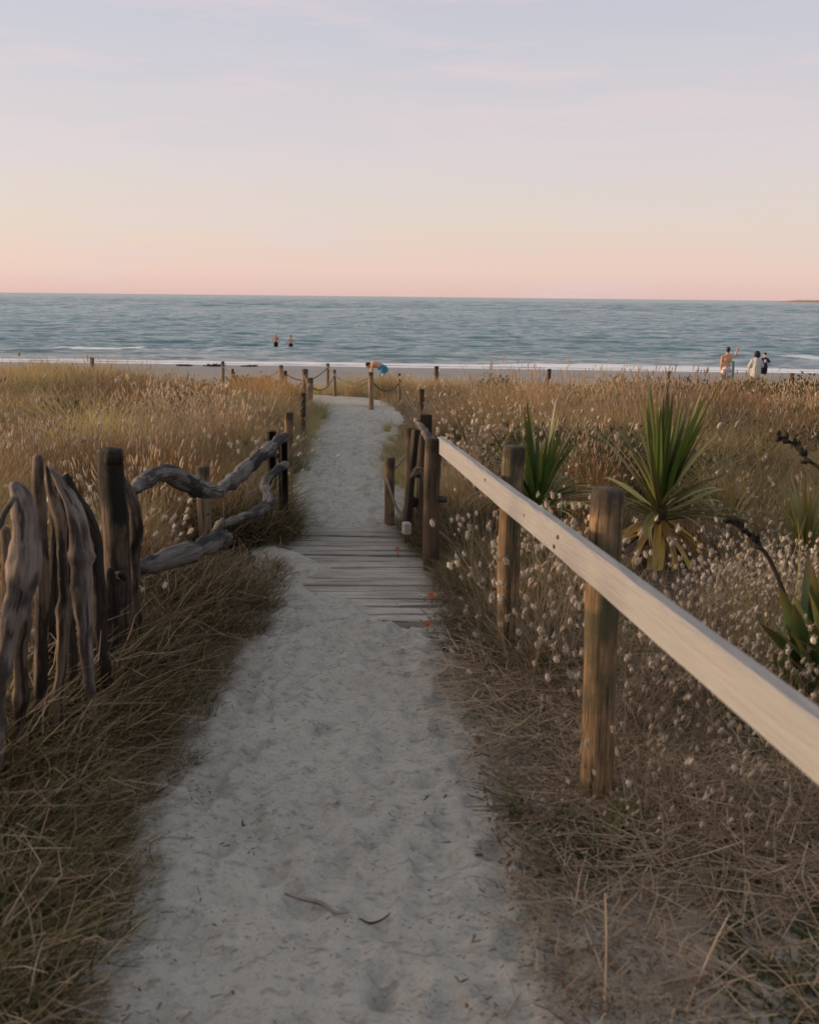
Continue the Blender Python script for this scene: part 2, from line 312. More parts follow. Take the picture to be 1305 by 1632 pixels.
def sand_path():
    s = np.concatenate([[0], np.cumsum(np.hypot(np.diff(PATH[:, 0]), np.diff(PATH[:, 1])))])
    st = np.concatenate([np.arange(0, 6.9, .016), np.arange(6.9, 16, .035), np.arange(16, s[-1], .12)])
    c = np.stack([np.interp(st, s, PATH[:, i]) for i in range(3)], 1)
    for _ in range(40): c[1:-1] = (c[:-2]+c[1:-1]*2+c[2:])/4
    T = np.gradient(c[:, :2], axis=0); T /= np.linalg.norm(T, axis=1)[:, None]; Nn = np.stack([T[:, 1], -T[:, 0]], 1)
    u = np.linspace(-1, 1, 92); W = (c[:, 2]+.28)[:, None]
    X = c[:, 0:1]+Nn[:, 0:1]*u*W; Y = c[:, 1:2]+Nn[:, 1:2]*u*W
    sd_ = path_sd(X, Y); Z = gz(X, Y) + .012
    e = np.clip(sd_/.26, 0, 1); fade = np.clip((14-Y)/8, .35, 1)
    Z = Z - .075*e**1.3*1.0 + .03*np.clip(e*(1-e)*4, 0, 1)*fbm(X*6, Y*6, 3)
    Z = Z + ((fbm(X*2.2, Y*2.2, 5)-.5)*.045 + (fbm(X*11, Y*11, 6, 3)-.5)*.032 + (fbm(X*30, Y*30, 16, 2)-.5)*.016)*fade
    r2 = np.random.default_rng(3); D = np.zeros_like(Z)     # trodden footprints
    for _ in range(1300):
        q = r2.random(); yy = .6+15*q**1.4; i = np.argmin(abs(c[:, 1]-yy)); xx = c[i, 0]+(r2.random()*2-1)*c[i, 2]*.9; a = r2.normal(0, .35)+(math.pi if r2.random() < .5 else 0)
        lo, hi = max(0, i-22), i+22; dx = X[lo:hi]-xx; dy = Y[lo:hi]-yy; p = dx*math.cos(a)-dy*math.sin(a); q2 = dx*math.sin(a)+dy*math.cos(a)
        sc = .45+.6*r2.random(); d = np.sqrt((p/(.050*sc))**2+(q2/((.11 if r2.random() < .7 else .05)*sc))**2); amp = (.009+.015*r2.random())*sc
        D[lo:hi] += -amp*np.exp(-d**3) + amp*.75*np.exp(-((d-1.35)/.28)**2)*(.6+.4*np.sin(3*np.arctan2(p, q2)+r2.random()*6))
    onp = np.clip((Y-PLK0+.15)/.2, 0, 1)*np.clip((PLK1+.1-Y)/.2, 0, 1)
    Z = Z + D*(1-.65*onp)
    across = (X-np.interp(Y, PY, PL))/(np.interp(Y, PY, PR)-np.interp(Y, PY, PL))   # sand blown over the boards from the left
    bare = np.clip((across - .16 + (fbm(X*2, Y*4, 14)-.5)*.5 - .35*np.clip((5.4-Y)/.6, 0, 1) + .5*np.clip((Y-6.0)/.5, 0, 1))/.3, 0, 1)
    Z = Z - onp*bare*.055 + onp*(1-bare)*.006
    tag(grid_obj('sand_path', X, Y, Z, M['sand']), kind='structure')
sand_path()
def boardwalk():
    n = 16; ys = np.linspace(PLK0+.07, PLK1-.07, n); mid = (PLK0+PLK1)/2
    root = empty('boardwalk', (-.33, mid, 0), 'short boardwalk of grey planks half buried in sand across the path', 'boardwalk')
    r2 = np.random.default_rng(11); d = (PLK1-PLK0)/n
    for i, y in enumerate(ys):
        x0 = np.interp(y, PY, PL)-.03; x1 = np.interp(y, PY, PR)+.06+r2.normal(0, .012); mb = MB()
        box_mb(mb, (0, 0, 0), (x1-x0, d-.018-.014*r2.random(), .045), Matrix.Rotation(r2.normal(0, .006), 3, 'Z') @ Matrix.Rotation(r2.normal(0, .006), 3, 'Y'), .005)
        o = mb.build('plank', M['plank'], root, smooth=False); o.location = ((x0+x1)/2+.33, y-mid, -.0215+r2.normal(0, .0025))
boardwalk()
def sea():
    m, nt = newmat('sea_water'); k = NT(nt); p = k.n('NewGeometry').outputs['Position']
    cd = k.n('CameraData').outputs['View Distance']
    n1 = k.noise(p, 1.0, 5, .6, (.28, .85, 1)); n2 = k.noise(p, 1.0, 4, .6, (.05, .16, 1))
    def slope(sc, amp, det):
        q = k.n('TexNoise', {'Vector': k.n('Mapping', {'Vector': p, 'Scale': sc}).outputs[0], 'Scale': 1., 'Detail': det, 'Roughness': .65}).outputs['Color']
        return k.n('VectorMath', {0: k.n('VectorMath', {0: q, 1: (.5, .5, .5)}, operation='SUBTRACT').outputs[0], 1: amp}, operation='MULTIPLY').outputs[0]
    sl_ = k.n('VectorMath', {0: slope((.7, 2.1, 1), (.55, 1.1, 0), 6.), 1: slope((.05, .2, 1), (.2, .5, 0), 4.)}, operation='ADD').outputs[0]
    b = k.n('VectorMath', {0: k.n('VectorMath', {0: k.n('NewGeometry').outputs['Normal'], 1: k.n('VectorMath', {0: sl_, 1: (0., -.05, 0.)}, operation='ADD').outputs[0]}, operation='ADD').outputs[0]}, operation='NORMALIZE').outputs[0]
    fo = k.n('Attribute', attribute_name='foam').outputs['Fac']
    fn = k.noise(p, 1., 6, .7, (.55, 1.6, 1)); fm = k.rng(k.n('Math', {0: fo, 1: fn}, operation='ADD').outputs[0], .96, 1.12)
    sh = k.n('Attribute', attribute_name='shallow').outputs['Fac']
    c = k.mix(k.rng(k.noise(p, .012, 4), .35, .65), (.082, .17, .178), (.11, .205, .208)); c = k.mix(k.rng(sh, 0, 1, 0, .6), c, (.16, .17, .16))
    w = k.n('BsdfPrincipled', {'Base Color': c, 'Roughness': .18, 'IOR': 1.33, 'Normal': b, 'Specular IOR Level': .25}).outputs[0]
    f = k.n('BsdfPrincipled', {'Base Color': (.80, .78, .77, 1), 'Roughness': .8, 'Normal': b}).outputs[0]
    k.out(k.n('MixShader', {0: fm, 1: w, 2: f}).outputs[0]); M['sea'] = m
    ys = np.concatenate([np.arange(57, 110, .22), np.geomspace(110, 420, 330), np.arange(422, 2600, 3.2), np.geomspace(2650, 40000, 30)])
    u = np.linspace(-1, 1, 260); hw = ys*np.interp(ys, [0, 420, 2600, 9000], [.5, .5, .55, 1.2])+12
    Y = np.repeat(ys[:, None], len(u), 1); X = u[None]*hw[:, None]
    Ys = Y + .05*np.clip(X, -60, 60)              # distance from shore axis
    r2 = np.random.default_rng(5); Z = np.zeros_like(X)
    for i in range(46):
        lam = 1.6*1.075**i if i < 34 else 2+9*r2.random(); a = r2.normal(0, .5)
        kx, ky = math.sin(a)*2*math.pi/lam, math.cos(a)*2*math.pi/lam; A = .0085*lam**.62
        s = np.sin(kx*X+ky*Y+r2.random()*6.28+1.5*fbm(X*.03+i, Y*.05, i, 2)); Z += A*(1-2*np.abs(s)**1.0*.5-.5 + .5*s)
    Z -= Z.mean(); Zf = np.zeros_like(X)
    for i in range(14):
        lam = 9+12*r2.random(); a = r2.normal(0, .3); kx, ky = math.sin(a)*2*math.pi/lam, math.cos(a)*2*math.pi/lam
        Zf += .032*lam**.5*np.sin(kx*X+ky*Y+r2.random()*6.28+2*fbm(X*.01+i, Y*.012, i+80, 2))
    fw = np.clip((Y-250)/200, 0, 1); Z = Z*np.clip((Ys-64)/25, .05, 1)*(1-fw)*.95 + Zf*fw*np.interp(Y, [250, 600, 1400, 2600], [1, .8, .3, .1])*(Y < 2700)
    foam = np.zeros_like(X)
    for yc, A, wd, s in ((72.5, .16, 1.5, 31), (79, .20, 2.0, 32), (87, .16, 2.6, 33), (98, .14, 3.2, 36)):      # low breaking swells
        yy = yc + (fbm(X*.05, X*0+s, s, 3)-.5)*6; g = fbm(X*.055+s, X*0+1, s, 3); am = np.clip((g-.42)*5, 0, 1)
        Z += A*am*np.exp(-((Ys-yy)/wd)**2); br = np.clip((g-.56)*7, 0, 1)
        foam += br*np.exp(-((Ys-yy+1.2*wd*.8)/(wd*.8))**2)*.48
    edge = 66.9 + (fbm(X*.12, X*0, 41, 3)-.5)*1.2
    foam += .85*np.exp(-((Ys-edge)/.6)**2) + .78*np.exp(-((Ys-edge-2.4-1.6*(fbm(X*.07, X*0+3, 42)-.5))/.8)**2) + .36*np.clip((75-Ys)/6, 0, 1)
    foam += .25*np.clip((fbm(X*.25, Y*.7, 50, 3)-.62)*6, 0, 1)*np.clip((170-Y)/80, 0, 1)
    Z = Z + SEA + .03*np.exp(-((Ys-edge)/.6)**2)
    tag(grid_obj('sea', X, Y, Z, M['sea'], {'foam': foam, 'shallow': np.clip((92-Ys)/24, 0, 1)}), kind='structure')
sea()
def headland():
    P = []; n = 60
    for Yo, s in ((3200, 0), (3260, 1)):
        pass
    xs = np.linspace(1190, 2400, 60); Yg = np.linspace(3150, 3500, 10); X, Y = np.meshgrid(xs, Yg)
    prof = np.clip((X-1205)/60, 0, 1)*np.sin(np.clip((Y-3150)/350, 0, 1)*math.pi)**.5
    Z = SEA - 2 + prof*(6 + 6*fbm(X*.012, Y*.01, 60, 4) + 5*np.clip((X-1500)/600, 0, 1))
    tag(grid_obj('headland', X, Y, Z, plain('far_sandy_spit', (.34, .22, .15), .9, nsc=.02)), kind='structure')
headland()

# ------------------------------------------------------------------ right-hand handrail
def handrail():
    B = [(.60, 2.94), (.437, 4.19), (.135, 5.77)]; tops = [aty(942, 779, 2.94).z, aty(803, 711, 4.19).z, aty(687, 698, 5.77).z]
    root = empty('handrail', (.43, 4.19, 0), 'long pale sawn timber handrail carried on three round posts right of the path', 'handrail')
    for i, ((x, y), t) in enumerate(zip(B, tops)):
        mb = post_mb((x, y, -.25), (x+(0, .004, .0)[i], y, t), (.050, .0475, .0475)[i], .035, i+1.3, 24)
        p = mb.build('post', M['treated'] if i < 2 else M['brownwood'], root)
        p.location = Vector((0, 0, 0))-root.location
        if i == 2:
            p['label'] = 'darker post at the far end of the rail'
            bm = MB(); tube(bm, [(x+.03, y-.01, aty(700, 795, 5.77).z), (x+.085, y-.01, aty(700, 795, 5.77).z)], [.02, .022], 12); bm.build('bolt', M['wire'], p)
    # rail: sloping down towards the viewer's right, nailed to the path face of the posts
    a = aty(702, 709, 5.80); b = aty(899, 865, 2.94); d = b-a; a2 = a - d*.002; b2 = a + d*1.86
    L = (b2-a2).length; dx = d.normalized(); side = Vector((dx.y, -dx.x, 0)).normalized(); up = dx.cross(side) if dx.cross(side).z > 0 else side.cross(dx)
    rot = Matrix((dx, side, up)).transposed()
    if rot.determinant() < 0: rot = Matrix((dx, -side, up)).transposed()
    mb = MB(); n = 40
    v = []; w = []; rr = np.random.default_rng(2); prof = [(-.020, -.043), (-.014, -.048), (.014, -.048), (.020, -.043), (.020, .043), (.014, .048), (-.014, .048), (-.020, .043)]
    for i in range(n+1):
        s = L*(i/n-.5); bow = .0015*math.sin(i*.35)
        for (q, h) in prof:
            v.append((s, q+bow*.4+rr.normal(0, .0006), h+bow+rr.normal(0, .0008))); w.append((q, h, s))
    m = len(prof); f = [(i*m+j, i*m+(j+1) % m, (i+1)*m+(j+1) % m, (i+1)*m+j) for i in range(n) for j in range(m)] + [tuple(range(m))[::-1], tuple(n*m+j for j in range(m))]
    c = (a2+b2)/2; v = [rot @ Vector(q) + c - root.location for q in v]; mb.add(v, f, w); r_ = mb.build('rail', M['rail'], root, smooth=False)
    t_ = (3.42-a2.y)/(b2.y-a2.y); q = a2.lerp(b2, t_); n_ = Vector((-abs(side.x), 0, 0)).normalized(); mb = MB(); tube(mb, [q+n_*.012, q+n_*.0205, q+n_*.0215], [.009, .009, .006], 12, .3, 2.); mb.build('knot', M['stakewood'], r_).location = -root.location
    for Y in (2.94, 4.19, 2.98):
        t_ = (Y-a2.y)/(b2.y-a2.y); q = a2.lerp(b2, t_) + Vector((0, 0, .018 if Y != 2.98 else -.02)); mb = MB(); n_ = Vector((-abs(side.x), -abs(side.y)*(1 if side.x*side.y > 0 else -1), 0)); tube(mb, [q+n_*.018, q+n_*.0235, q+n_*.025], [.007, .007, .004], 10); mb.build('bolt', M['wire'], r_).location = -root.location
handrail()

# ------------------------------------------------------------------ driftwood palisade and rails on the left
def px_tube(mb, pts, Ys, seed, rough=.12, sides=16, squash=1., n=None, extend=None):
    """pts: (px, py, width px); Ys: metres ahead, one or per point"""
    Ys = np.broadcast_to(np.array(Ys, float), (len(pts),)); P = []; rr = []
    for (x, y, w), Y in zip(pts, Ys):
        w = w*.9; q = aty(x, y, float(Y)); P.append(q); dep = (q-camo.location).dot(CM @ Vector((0, 0, -1))); rr.append(w/2/FPX*dep)
    Q = np.array([tuple(p) for p in P])
    if extend is not None: Q = np.vstack([Q, [Q[-1][0]+extend[0], Q[-1][1], extend[1]]]); rr.append(rr[-1])
    L = np.linalg.norm(np.diff(Q, axis=0), axis=1).sum(); n = n or max(8, int(L/.014))
    A = spline(np.column_stack([Q, rr]), n); r = np.maximum(A[:, 3], .004)
    Lc = np.concatenate([[0], np.cumsum(np.linalg.norm(np.diff(A[:, :3], axis=0), axis=1))]); e_ = np.clip(np.minimum(np.arange(n), np.arange(n)[::-1])/4, 0, 1)
    r = r*(.90+.30*(fbm(Lc*9+seed*3, Lc*0+seed, 7, 3)-.5)*2*np.clip(rough*5, 0, 1)); kn = np.exp(-((Lc-Lc[-1]*(.25+.5*((seed*.37) % 1)))/.022)**2); r = r*(1+.28*kn)
    for q_, sd2 in ((0, 1.), (2, 2.)): A[:, q_] += (fbm(Lc*9+seed*5, Lc*0+sd2*9+seed, 8, 3)-.5)*.020*e_*np.clip(rough*5, 0, 1)
    r[0] *= .62; r[1] *= .9; r[-1] *= .7
    return tube(mb, A[:, :3], r, sides, rough, seed, squash=squash)
def palisade():
    root = empty('driftwood_palisade', (-1.27, 3.4, 0), 'row of upright crooked driftwood stakes beside the left edge of the path', 'fence')
    S = [  # material, Y, points, bottom
        ('palestake', 2.72, [(22, 768, 14), (36, 792, 40), (44, 838, 48), (38, 900, 52), (24, 970, 44), (8, 1050, 34), (-8, 1130, 30)], (-.04, -.1), 'pale thick stake nearest the camera, bent at the top'),
        ('palestake', 2.66, [(28, 790, 12), (16, 806, 14), (0, 833, 16), (-26, 880, 20), (-30, 1000, 26), (-30, 1150, 26)], (0, -.1), None),
        ('stakewood', 2.95, [(50, 868, 16), (45, 900, 26), (38, 990, 28), (33, 1080, 28), (30, 1180, 26)], (0, -.1), None),
        ('stakewood', 3.08, [(60, 724, 22), (61, 760, 25), (66, 850, 26), (68, 950, 26), (67, 1050, 26), (64, 1180, 26)], (0, -.1), None),
        ('stakewood', 3.02, [(74, 742, 9), (80, 770, 13), (90, 808, 22), (96, 850, 19), (104, 930, 22), (101, 1000, 22), (97, 1090, 20), (92, 1190, 18)], (0, -.1), 'thin pale stake with a knot near its top'),
        ('darkwood', 3.3, [(94, 768, 12), (102, 800, 18), (110, 900, 16), (112, 1000, 16), (122, 1150, 18)], (0, -.1), None),
        ('palestake', 3.18, [(80, 747, 10), (100, 775, 16), (121, 815, 26), (130, 880, 33), (131, 950, 32), (135, 1010, 28), (142, 1070, 22), (150, 1150, 18)], (.01, -.1), 'pale stake bending over to the left at its top'),
        ('darkwood', 3.42, [(104, 756, 20), (118, 788, 20), (140, 825, 22), (155, 870, 22), (159, 950, 26), (164, 1040, 24), (178, 1120, 20), (196, 1190, 16)], (.02, -.1), 'black leaning stake'),
        ('stakewood', 4.02, [(188, 752, 12), (206, 786, 24), (216, 830, 30), (216, 880, 27), (214, 940, 25), (219, 990, 26), (222, 1040, 24)], (0, -.1), 'crooked stake against the round post'),
        ('stakewood', 2.86, [(10, 840, 16), (12, 880, 24), (8, 1000, 26), (2, 1120, 26), (0, 1180, 24)], (0, -.1), None),
        ('darkwood', 3.5, [(84, 775, 14), (86, 830, 20), (84, 1000, 20), (80, 1160, 18)], (0, -.1), None),
        ('stakewood', 3.62, [(140, 868, 12), (143, 920, 22), (146, 1020, 22), (152, 1150, 20)], (0, -.1), None),
        ('darkwood', 3.75, [(176, 905, 14), (178, 960, 22), (182, 1040, 22), (190, 1130, 20)], (0, -.1), None),
        ('stakewood', 4.1, [(190, 800, 10), (198, 850, 14), (200, 950, 12), (204, 1040, 12)], (0, -.1), None),
    ]
    for i, (mt, Y, pts, ext, lab) in enumerate(S):
        mb = MB(); px_tube(mb, pts, Y, i+2.2, .26 if i not in (3,) else .10, 24, extend=ext)
        o = mb.build('stake', M[mt], root); o.location = -root.location
        if lab: o['label'] = lab
    t = aty(174, 716, 3.86); mb = post_mb((t.x+.005, 3.86, -.25), tuple(t), .047, .14, 5.2, 24)
    # a burr of dark split wood crowning the post
    o = mb.build('post', M['stakewood'], root); o.location = -root.location; o['label'] = 'thick round post with a blackened top'
    mb = MB(); P = [t+Vector((0, 0, q)) for q in (-.055, -.045, -.03, -.012, .0, .008)]; tube(mb, P, [.046, .050, .052, .050, .040, .018], 24, .3, 9.1)
    q = mb.build('post_cap', M['darkwood'], o)
    mb = MB(); c = aty(192, 917, 3.8); tube(mb, [c+Vector((-.01, 0, 0)), c+Vector((.012, -.01, 0)), c+Vector((.026, -.012, .002))], [.020, .022, .014], 12, .4, 3.); mb.build('knot', M['darkwood'], o)
palisade()
def driftrail():
    root = empty('driftwood_rail_fence', (-1.2, 5.6, 0), 'rustic fence of twisted grey driftwood rails on the left of the path beyond the stakes', 'fence')
    def part(name, mb, mat, lab=None, par=None):
        o = mb.build(name, M[mat], par or root)
        if not par: o.location = -root.location
        if lab: o['label'] = lab
        return o
    t = aty(324, 743, 6.0); part('post', post_mb((t.x, 6.0, -.2), tuple(t), .041, .05, 2.7), 'ropepost', 'pale round post behind the rails')
    mb = MB(); t = aty(451, 697, 6.72); b = aty(453, 842, 6.72); box_mb(mb, ((t+b)/2)+Vector((0, 0, -.05)), (.05, .075, t.z-b.z+.1), Matrix.Rotation(R(20), 3, 'Z'), .006, longaxis=2); part('post', mb, 'darkwood', 'black square post at the path edge')
    mb = MB(); t = aty(433, 686, 7.2); box_mb(mb, (t.x, 7.2, t.z/2-.1), (.06, .05, t.z+.2), Matrix.Rotation(R(15), 3, 'Z'), .006, longaxis=2); part('post', mb, 'brownwood')
    mb = MB(); px_tube(mb, [(212, 782, 24), (226, 770, 33), (246, 759, 34), (268, 757, 34), (298, 769, 32), (328, 782, 28), (346, 784, 20), (358, 779, 14)], np.linspace(4.1, 5.15, 8), 21, .2, 22); r1 = part('rail', mb, 'drift', 'humped upper rail next to the stakes')
    mb = MB(); px_tube(mb, [(340, 788, 12), (352, 779, 21), (372, 764, 25), (396, 744, 26), (420, 722, 24), (440, 706, 22), (456, 694, 18)], np.linspace(5.05, 6.66, 7), 22, .2, 22); r2 = part('rail', mb, 'drift', 'straight upper rail rising to the black post')
    mb = MB(); px_tube(mb, [(422, 728, 10), (430, 722, 14), (440, 724, 10), (443, 730, 6)], 6.3, 25, .2, 10); part('knot', mb, 'drift', par=r2).location = (0, 0, 0)
    mb = MB(); px_tube(mb, [(222, 908, 20), (240, 899, 30), (270, 889, 34), (304, 878, 33), (330, 868, 30), (350, 860, 34), (363, 858, 26)], np.linspace(4.12, 5.1, 7), 23, .24, 22); r3 = part('rail', mb, 'drift', 'thick lower rail next to the stakes')
    mb = MB(); px_tube(mb, [(336, 862, 16), (344, 848, 16), (352, 836, 16), (356, 826, 10)], 5.05, 27, .2, 12); part('stub', mb, 'drift', par=r3)
    mb = MB(); px_tube(mb, [(344, 838, 14), (372, 830, 17), (398, 822, 18), (418, 812, 18), (427, 800, 20), (422, 784, 17), (424, 768, 15), (434, 756, 17), (446, 746, 18), (456, 740, 12)], np.linspace(5.2, 6.6, 10), 24, .24, 18); part('rail', mb, 'drift', 'curved grey lower rail beside the black post')
    mb = MB(); a = aty(356, 780, 5.0); b = aty(357, 858, 5.0); tube(mb, [a, (a+b)/2+Vector((.004, 0, 0)), b], .003, 6); part('wire', mb, 'wire')
    for (px, py) in ((311, 797), (312, 866), (333, 845), (333, 818)):
        mb = MB(); c = aty(px, py, 5.94); tube(mb, [c, c+Vector((0, -.03, 0))], .008, 8); part('bolt', mb, 'wire')
driftrail()
# ------------------------------------------------------------------ right-hand dark gate frame
def gateframe():
    root = empty('broken_timber_fence', (0, 6.3, 0), 'dark broken timber frame with a pale driftwood top rail beyond the handrail end', 'fence')
    def part(name, mb, mat, lab=None):
        o = mb.build(name, M[mat], root, smooth=False); o.location = -root.location
        if lab: o['label'] = lab
    t = aty(677, 660, 6.7); mb = MB(); box_mb(mb, (t.x, 6.7, t.z/2-.1), (.088, .075, t.z+.2), Matrix.Rotation(R(12), 3, 'Z'), .007, longaxis=2); part('post', mb, 'darkwood', 'tall black square post')
    t = aty(654, 682, 6.45); mb = MB(); tube(mb, [(t.x-.004, 6.45, -.15), tuple(t)], .030, 10, .1, 4.4, top_at_end=True); part('post', mb, 'brownwood', 'brown stump post with leaning plank')
    a = aty(662, 684, 6.3); b = aty(647, 846, 6.25); d = (a-b).normalized(); y = Vector((0, 1, 0)); y = (y-d*y.dot(d)).normalized(); x = y.cross(d)
    rot = Matrix((x, y, d)).transposed() @ Matrix.Rotation(R(25), 3, 'Z'); mb = MB(); box_mb(mb, (a+b)/2, (.036, .06, (a-b).length), rot, .005, longaxis=2); part('plank', mb, 'darkwood', 'black plank leaning inwards')
    t = aty(672, 694, 6.25); mb = MB(); tube(mb, [(t.x+.006, 6.25, -.1), tuple(t)], .014, 10, .1, 1.7); part('batten', mb, 'brownwood')
    mb = MB(); px_tube(mb, [(662, 668, 9), (668, 676, 12), (676, 686, 14), (682, 697, 15), (685, 708, 14)], [6.75, 6.55, 6.3, 6.05, 5.85], 31, .12, 14, squash=.8); part('rail', mb, 'palestake', 'pale weathered driftwood top rail')
    mb = MB(); px_tube(mb, [(655, 762, 10), (661, 756, 16), (668, 753, 18), (674, 760, 14), (676, 768, 8)], 6.1, 33, .3, 12); part('knot', mb, 'stakewood')
    mb = MB(); c = aty(660, 800, 6.3); box_mb(mb, c, (.055, .05, .065), Matrix.Rotation(R(10), 3, 'Y'), .008, longaxis=2); part('block', mb, 'darkwood')
    mb = MB(); c = aty(648, 842, 6.2); box_mb(mb, c, (.05, .06, .08), Matrix.Rotation(R(20), 3, 'Z'), .008, longaxis=2); part('block', mb, 'plank', 'pale block at the foot of the plank')
gateframe()

# ------------------------------------------------------------------ rope fences
def rope_mb(a, b, sag, r=.011):
    mb = MB(); n = 18; P = []
    for i in range(n+1):
        t = i/n; p = Vector(a).lerp(Vector(b), t); p.z -= sag*4*t*(1-t); P.append(p)
    return tube(mb, P, [r*(1+.12*(i % 2)) for i in range(n+1)], 7)
POSTS = {  # px, top py, metres ahead, radius
    'A': (459, 657, 7.8, .033), 'B': (482.5, 626, 10.6, .026), 'C': (493, 602, 14.0, .046), 'D': (485.5, 588, 15.8, .046), 'E': (447.5, 582, 20.2, .045), 'F': (454, 591, 19.4, .038),
    'G': (355, 576, 25, .043), 'H': (371.5, 588, 24, .045), 'I': (522, 579, 23.5, .04), 'J': (533, 589, 18.6, .027), 'K': (591.5, 593, 14.7, .038), 'L': (637, 595, 15.3, .024), 'M': (672.5, 620, 12.6, .034), 'N': (622.5, 729, 6.95, .036)}
def rope_fence(label, keys, ropes, mats):
    c = aty(*POSTS[keys[0]][:2], POSTS[keys[0]][2]); root = empty('rope_fence', (c.x, c.y, float(gz(c.x, c.y))), label, 'rope fence', 'rope fences along the sand path'); T = {}
    for k in keys:
        px, py, Y, r = POSTS[k]; t = aty(px, py, Y); T[k] = t; g = float(gz(t.x, Y))
        o = post_mb((t.x, Y, g-.3), tuple(t), r, .05, ord(k)*.37, 16).build('post', M[mats.get(k, 'ropepost')], root); o.location = -root.location
    for a, b, da, db, sag in ropes:
        pa, pb = T.get(a), T.get(b)
        if pa is None: q = POSTS[a]; pa = aty(q[0], q[1], q[2])
        if pb is None: q = POSTS[b]; pb = aty(q[0], q[1], q[2])
        o = rope_mb(pa-Vector((0, 0, da)), pb-Vector((0, 0, db)), sag).build('rope', M['rope'], root); o.location = -root.location
rope_fence('rope fence of four posts along the left path edge past the driftwood rails', 'ABCD', [('A', 'B', .34, .42, .10), ('B', 'C', .2, .3, .1), ('C', 'D', .1, .1, .05)], {'A': 'treated', 'B': 'darkwood'})
rope_fence('rope fence that turns left across the dune end with paired sagging ropes', 'EGI', [('G', 'E', .12, .08, .30), ('E', 'I', .1, .1, .25), ('I', 'K', .08, .06, .20)], {})
rope_fence('lower rope fence on the dune side of the path bend, nearer than its twin', 'HFJ', [('H', 'F', .1, .1, .28), ('F', 'D', .12, .12, .2), ('C', 'J', .1, .1, .16)], {'F': 'brownwood', 'H': 'brownwood'})
rope_fence('rope fence right of the path with a short thick post by the boardwalk', 'KLMN', [('J', 'K', .08, .1, .17), ('K', 'L', .12, .14, .14), ('L', 'M', .14, .28, .12), ('M', 'N', .3, .1, .12)], {'M': 'brownwood', 'N': 'treated'})
o = None
def dangling():
    t = aty(616, 760, 6.88); mb = MB(); b = aty(645, 826, 6.4); P = [t, t.lerp(b, .25)+Vector((.0, -.03, -.03)), t.lerp(b, .6)+Vector((0, 0, -.05)), b]
    tube(mb, spline([tuple(q) for q in P], 14), .009, 7); tag(mb.build('rope', M['rope']), 'dark slack rope hanging from the short post beside the boardwalk', 'rope')
dangling()
for px, py, lab in ((147, 570, 'short weathered post on the left dune crest in front of the surf line'), (696, 583.5, 'small post on the dune edge just right of the bending bather'), (875, 588, 'post on the dune edge above the middle of the right grass field'),
                    (1066, 591.5, 'post on the dune edge behind the tall cabbage tree'), (1262, 595, 'dark post on the dune edge right of the three beachgoers')):
    t = aty(px, py, 26.5); r = .05 if px != 696 else .06
    o = post_mb((0, 0, -.3), (0, 0, t.z-float(gz(t.x, 26.5))), r, .05, px*.01, 14).build('wooden_post', M['brownwood']); o.location = (t.x, 26.5, float(gz(t.x, 26.5)))
    tag(o, lab, 'post', 'posts along the seaward dune edge')
# ------------------------------------------------------------------ grasses (uncountable ground cover)
def blades(n, h, spread, lean, curve, width, segs=3, mi=0, az=None, tip=.15, flat=0., rs=None, kink=.05):
    """n ribbons: returns verts, faces, t (0 root .. 1 tip)"""
    r = rs; a0 = r.random(n)*2*math.pi; rad = spread*np.sqrt(r.random(n)); bx, by = rad*np.cos(a0), rad*np.sin(a0)
    if az is None: az = a0 + r.normal(0, 1.0, n)
    hh = h[0]+(h[1]-h[0])*r.random(n); ln = lean[0]+(lean[1]-lean[0])*r.random(n); cu = curve[0]+(curve[1]-curve[0])*r.random(n)
    wa = az+math.pi/2+r.normal(0, .7, n); w = width*(.7+.6*r.random(n))
    V = []; Fc = []; T = []; kf = r.random(n); kp = r.random(n)*6.28
    for s in range(segs+1):
        t = s/segs; hor = (ln*t+cu*t*t)*hh; ver = hh*(t-.42*cu*t*t)*np.sqrt(np.clip(1-ln**2*.5, .1, 1)); ver = ver*(1-flat)+flat*.02
        wv = kink*hh*np.sin(t*(3+4*kf)+kp)*t; cx, cy = bx+np.cos(az)*hor-np.sin(az)*wv, by+np.sin(az)*hor+np.cos(az)*wv; ww = w*(1-(1-tip)*t**1.5)/2
        V.append(np.stack([cx-np.cos(wa)*ww, cy-np.sin(wa)*ww, ver], 1)); V.append(np.stack([cx+np.cos(wa)*ww, cy+np.sin(wa)*ww, ver], 1)); T += [t, t]
    m = 2*(segs+1); V = np.stack(V, 1).reshape(-1, 3); base = np.arange(n)*m
    for s in range(segs): Fc.append(np.stack([base+2*s, base+2*s+1, base+2*s+3, base+2*s+2], 1))
    tips = V.reshape(n, m, 3)[:, -2:].mean(1)
    return V, np.concatenate(Fc), np.tile(T, n), tips, az
def raw_mesh(name, parts, mats):
    """parts: (V, F quads, t, material index)"""
    me = bpy.data.meshes.new(name); V = np.concatenate([p[0] for p in parts]); o = 0; Fs = []; mi = []; T = []
    for p in parts:
        Fs.append(p[1]+o); o += len(p[0]); mi += [p[3]]*len(p[1]); T.append(p[2])
    Fq = np.concatenate(Fs); me.vertices.add(len(V)); me.vertices.foreach_set('co', V.astype(np.float32).ravel()); me.loops.add(Fq.size); me.loops.foreach_set('vertex_index', Fq.ravel().astype(np.int32))
    me.polygons.add(len(Fq)); me.polygons.foreach_set('loop_start', np.arange(0, Fq.size, 4, dtype=np.int32))
    a = me.attributes.new('bladet', 'FLOAT', 'POINT'); a.data.foreach_set('value', np.concatenate(T).astype(np.float32))
    me.update()
    for m in mats: me.materials.append(m)
    me.polygons.foreach_set('material_index', np.array(mi, dtype=np.int32)); return me
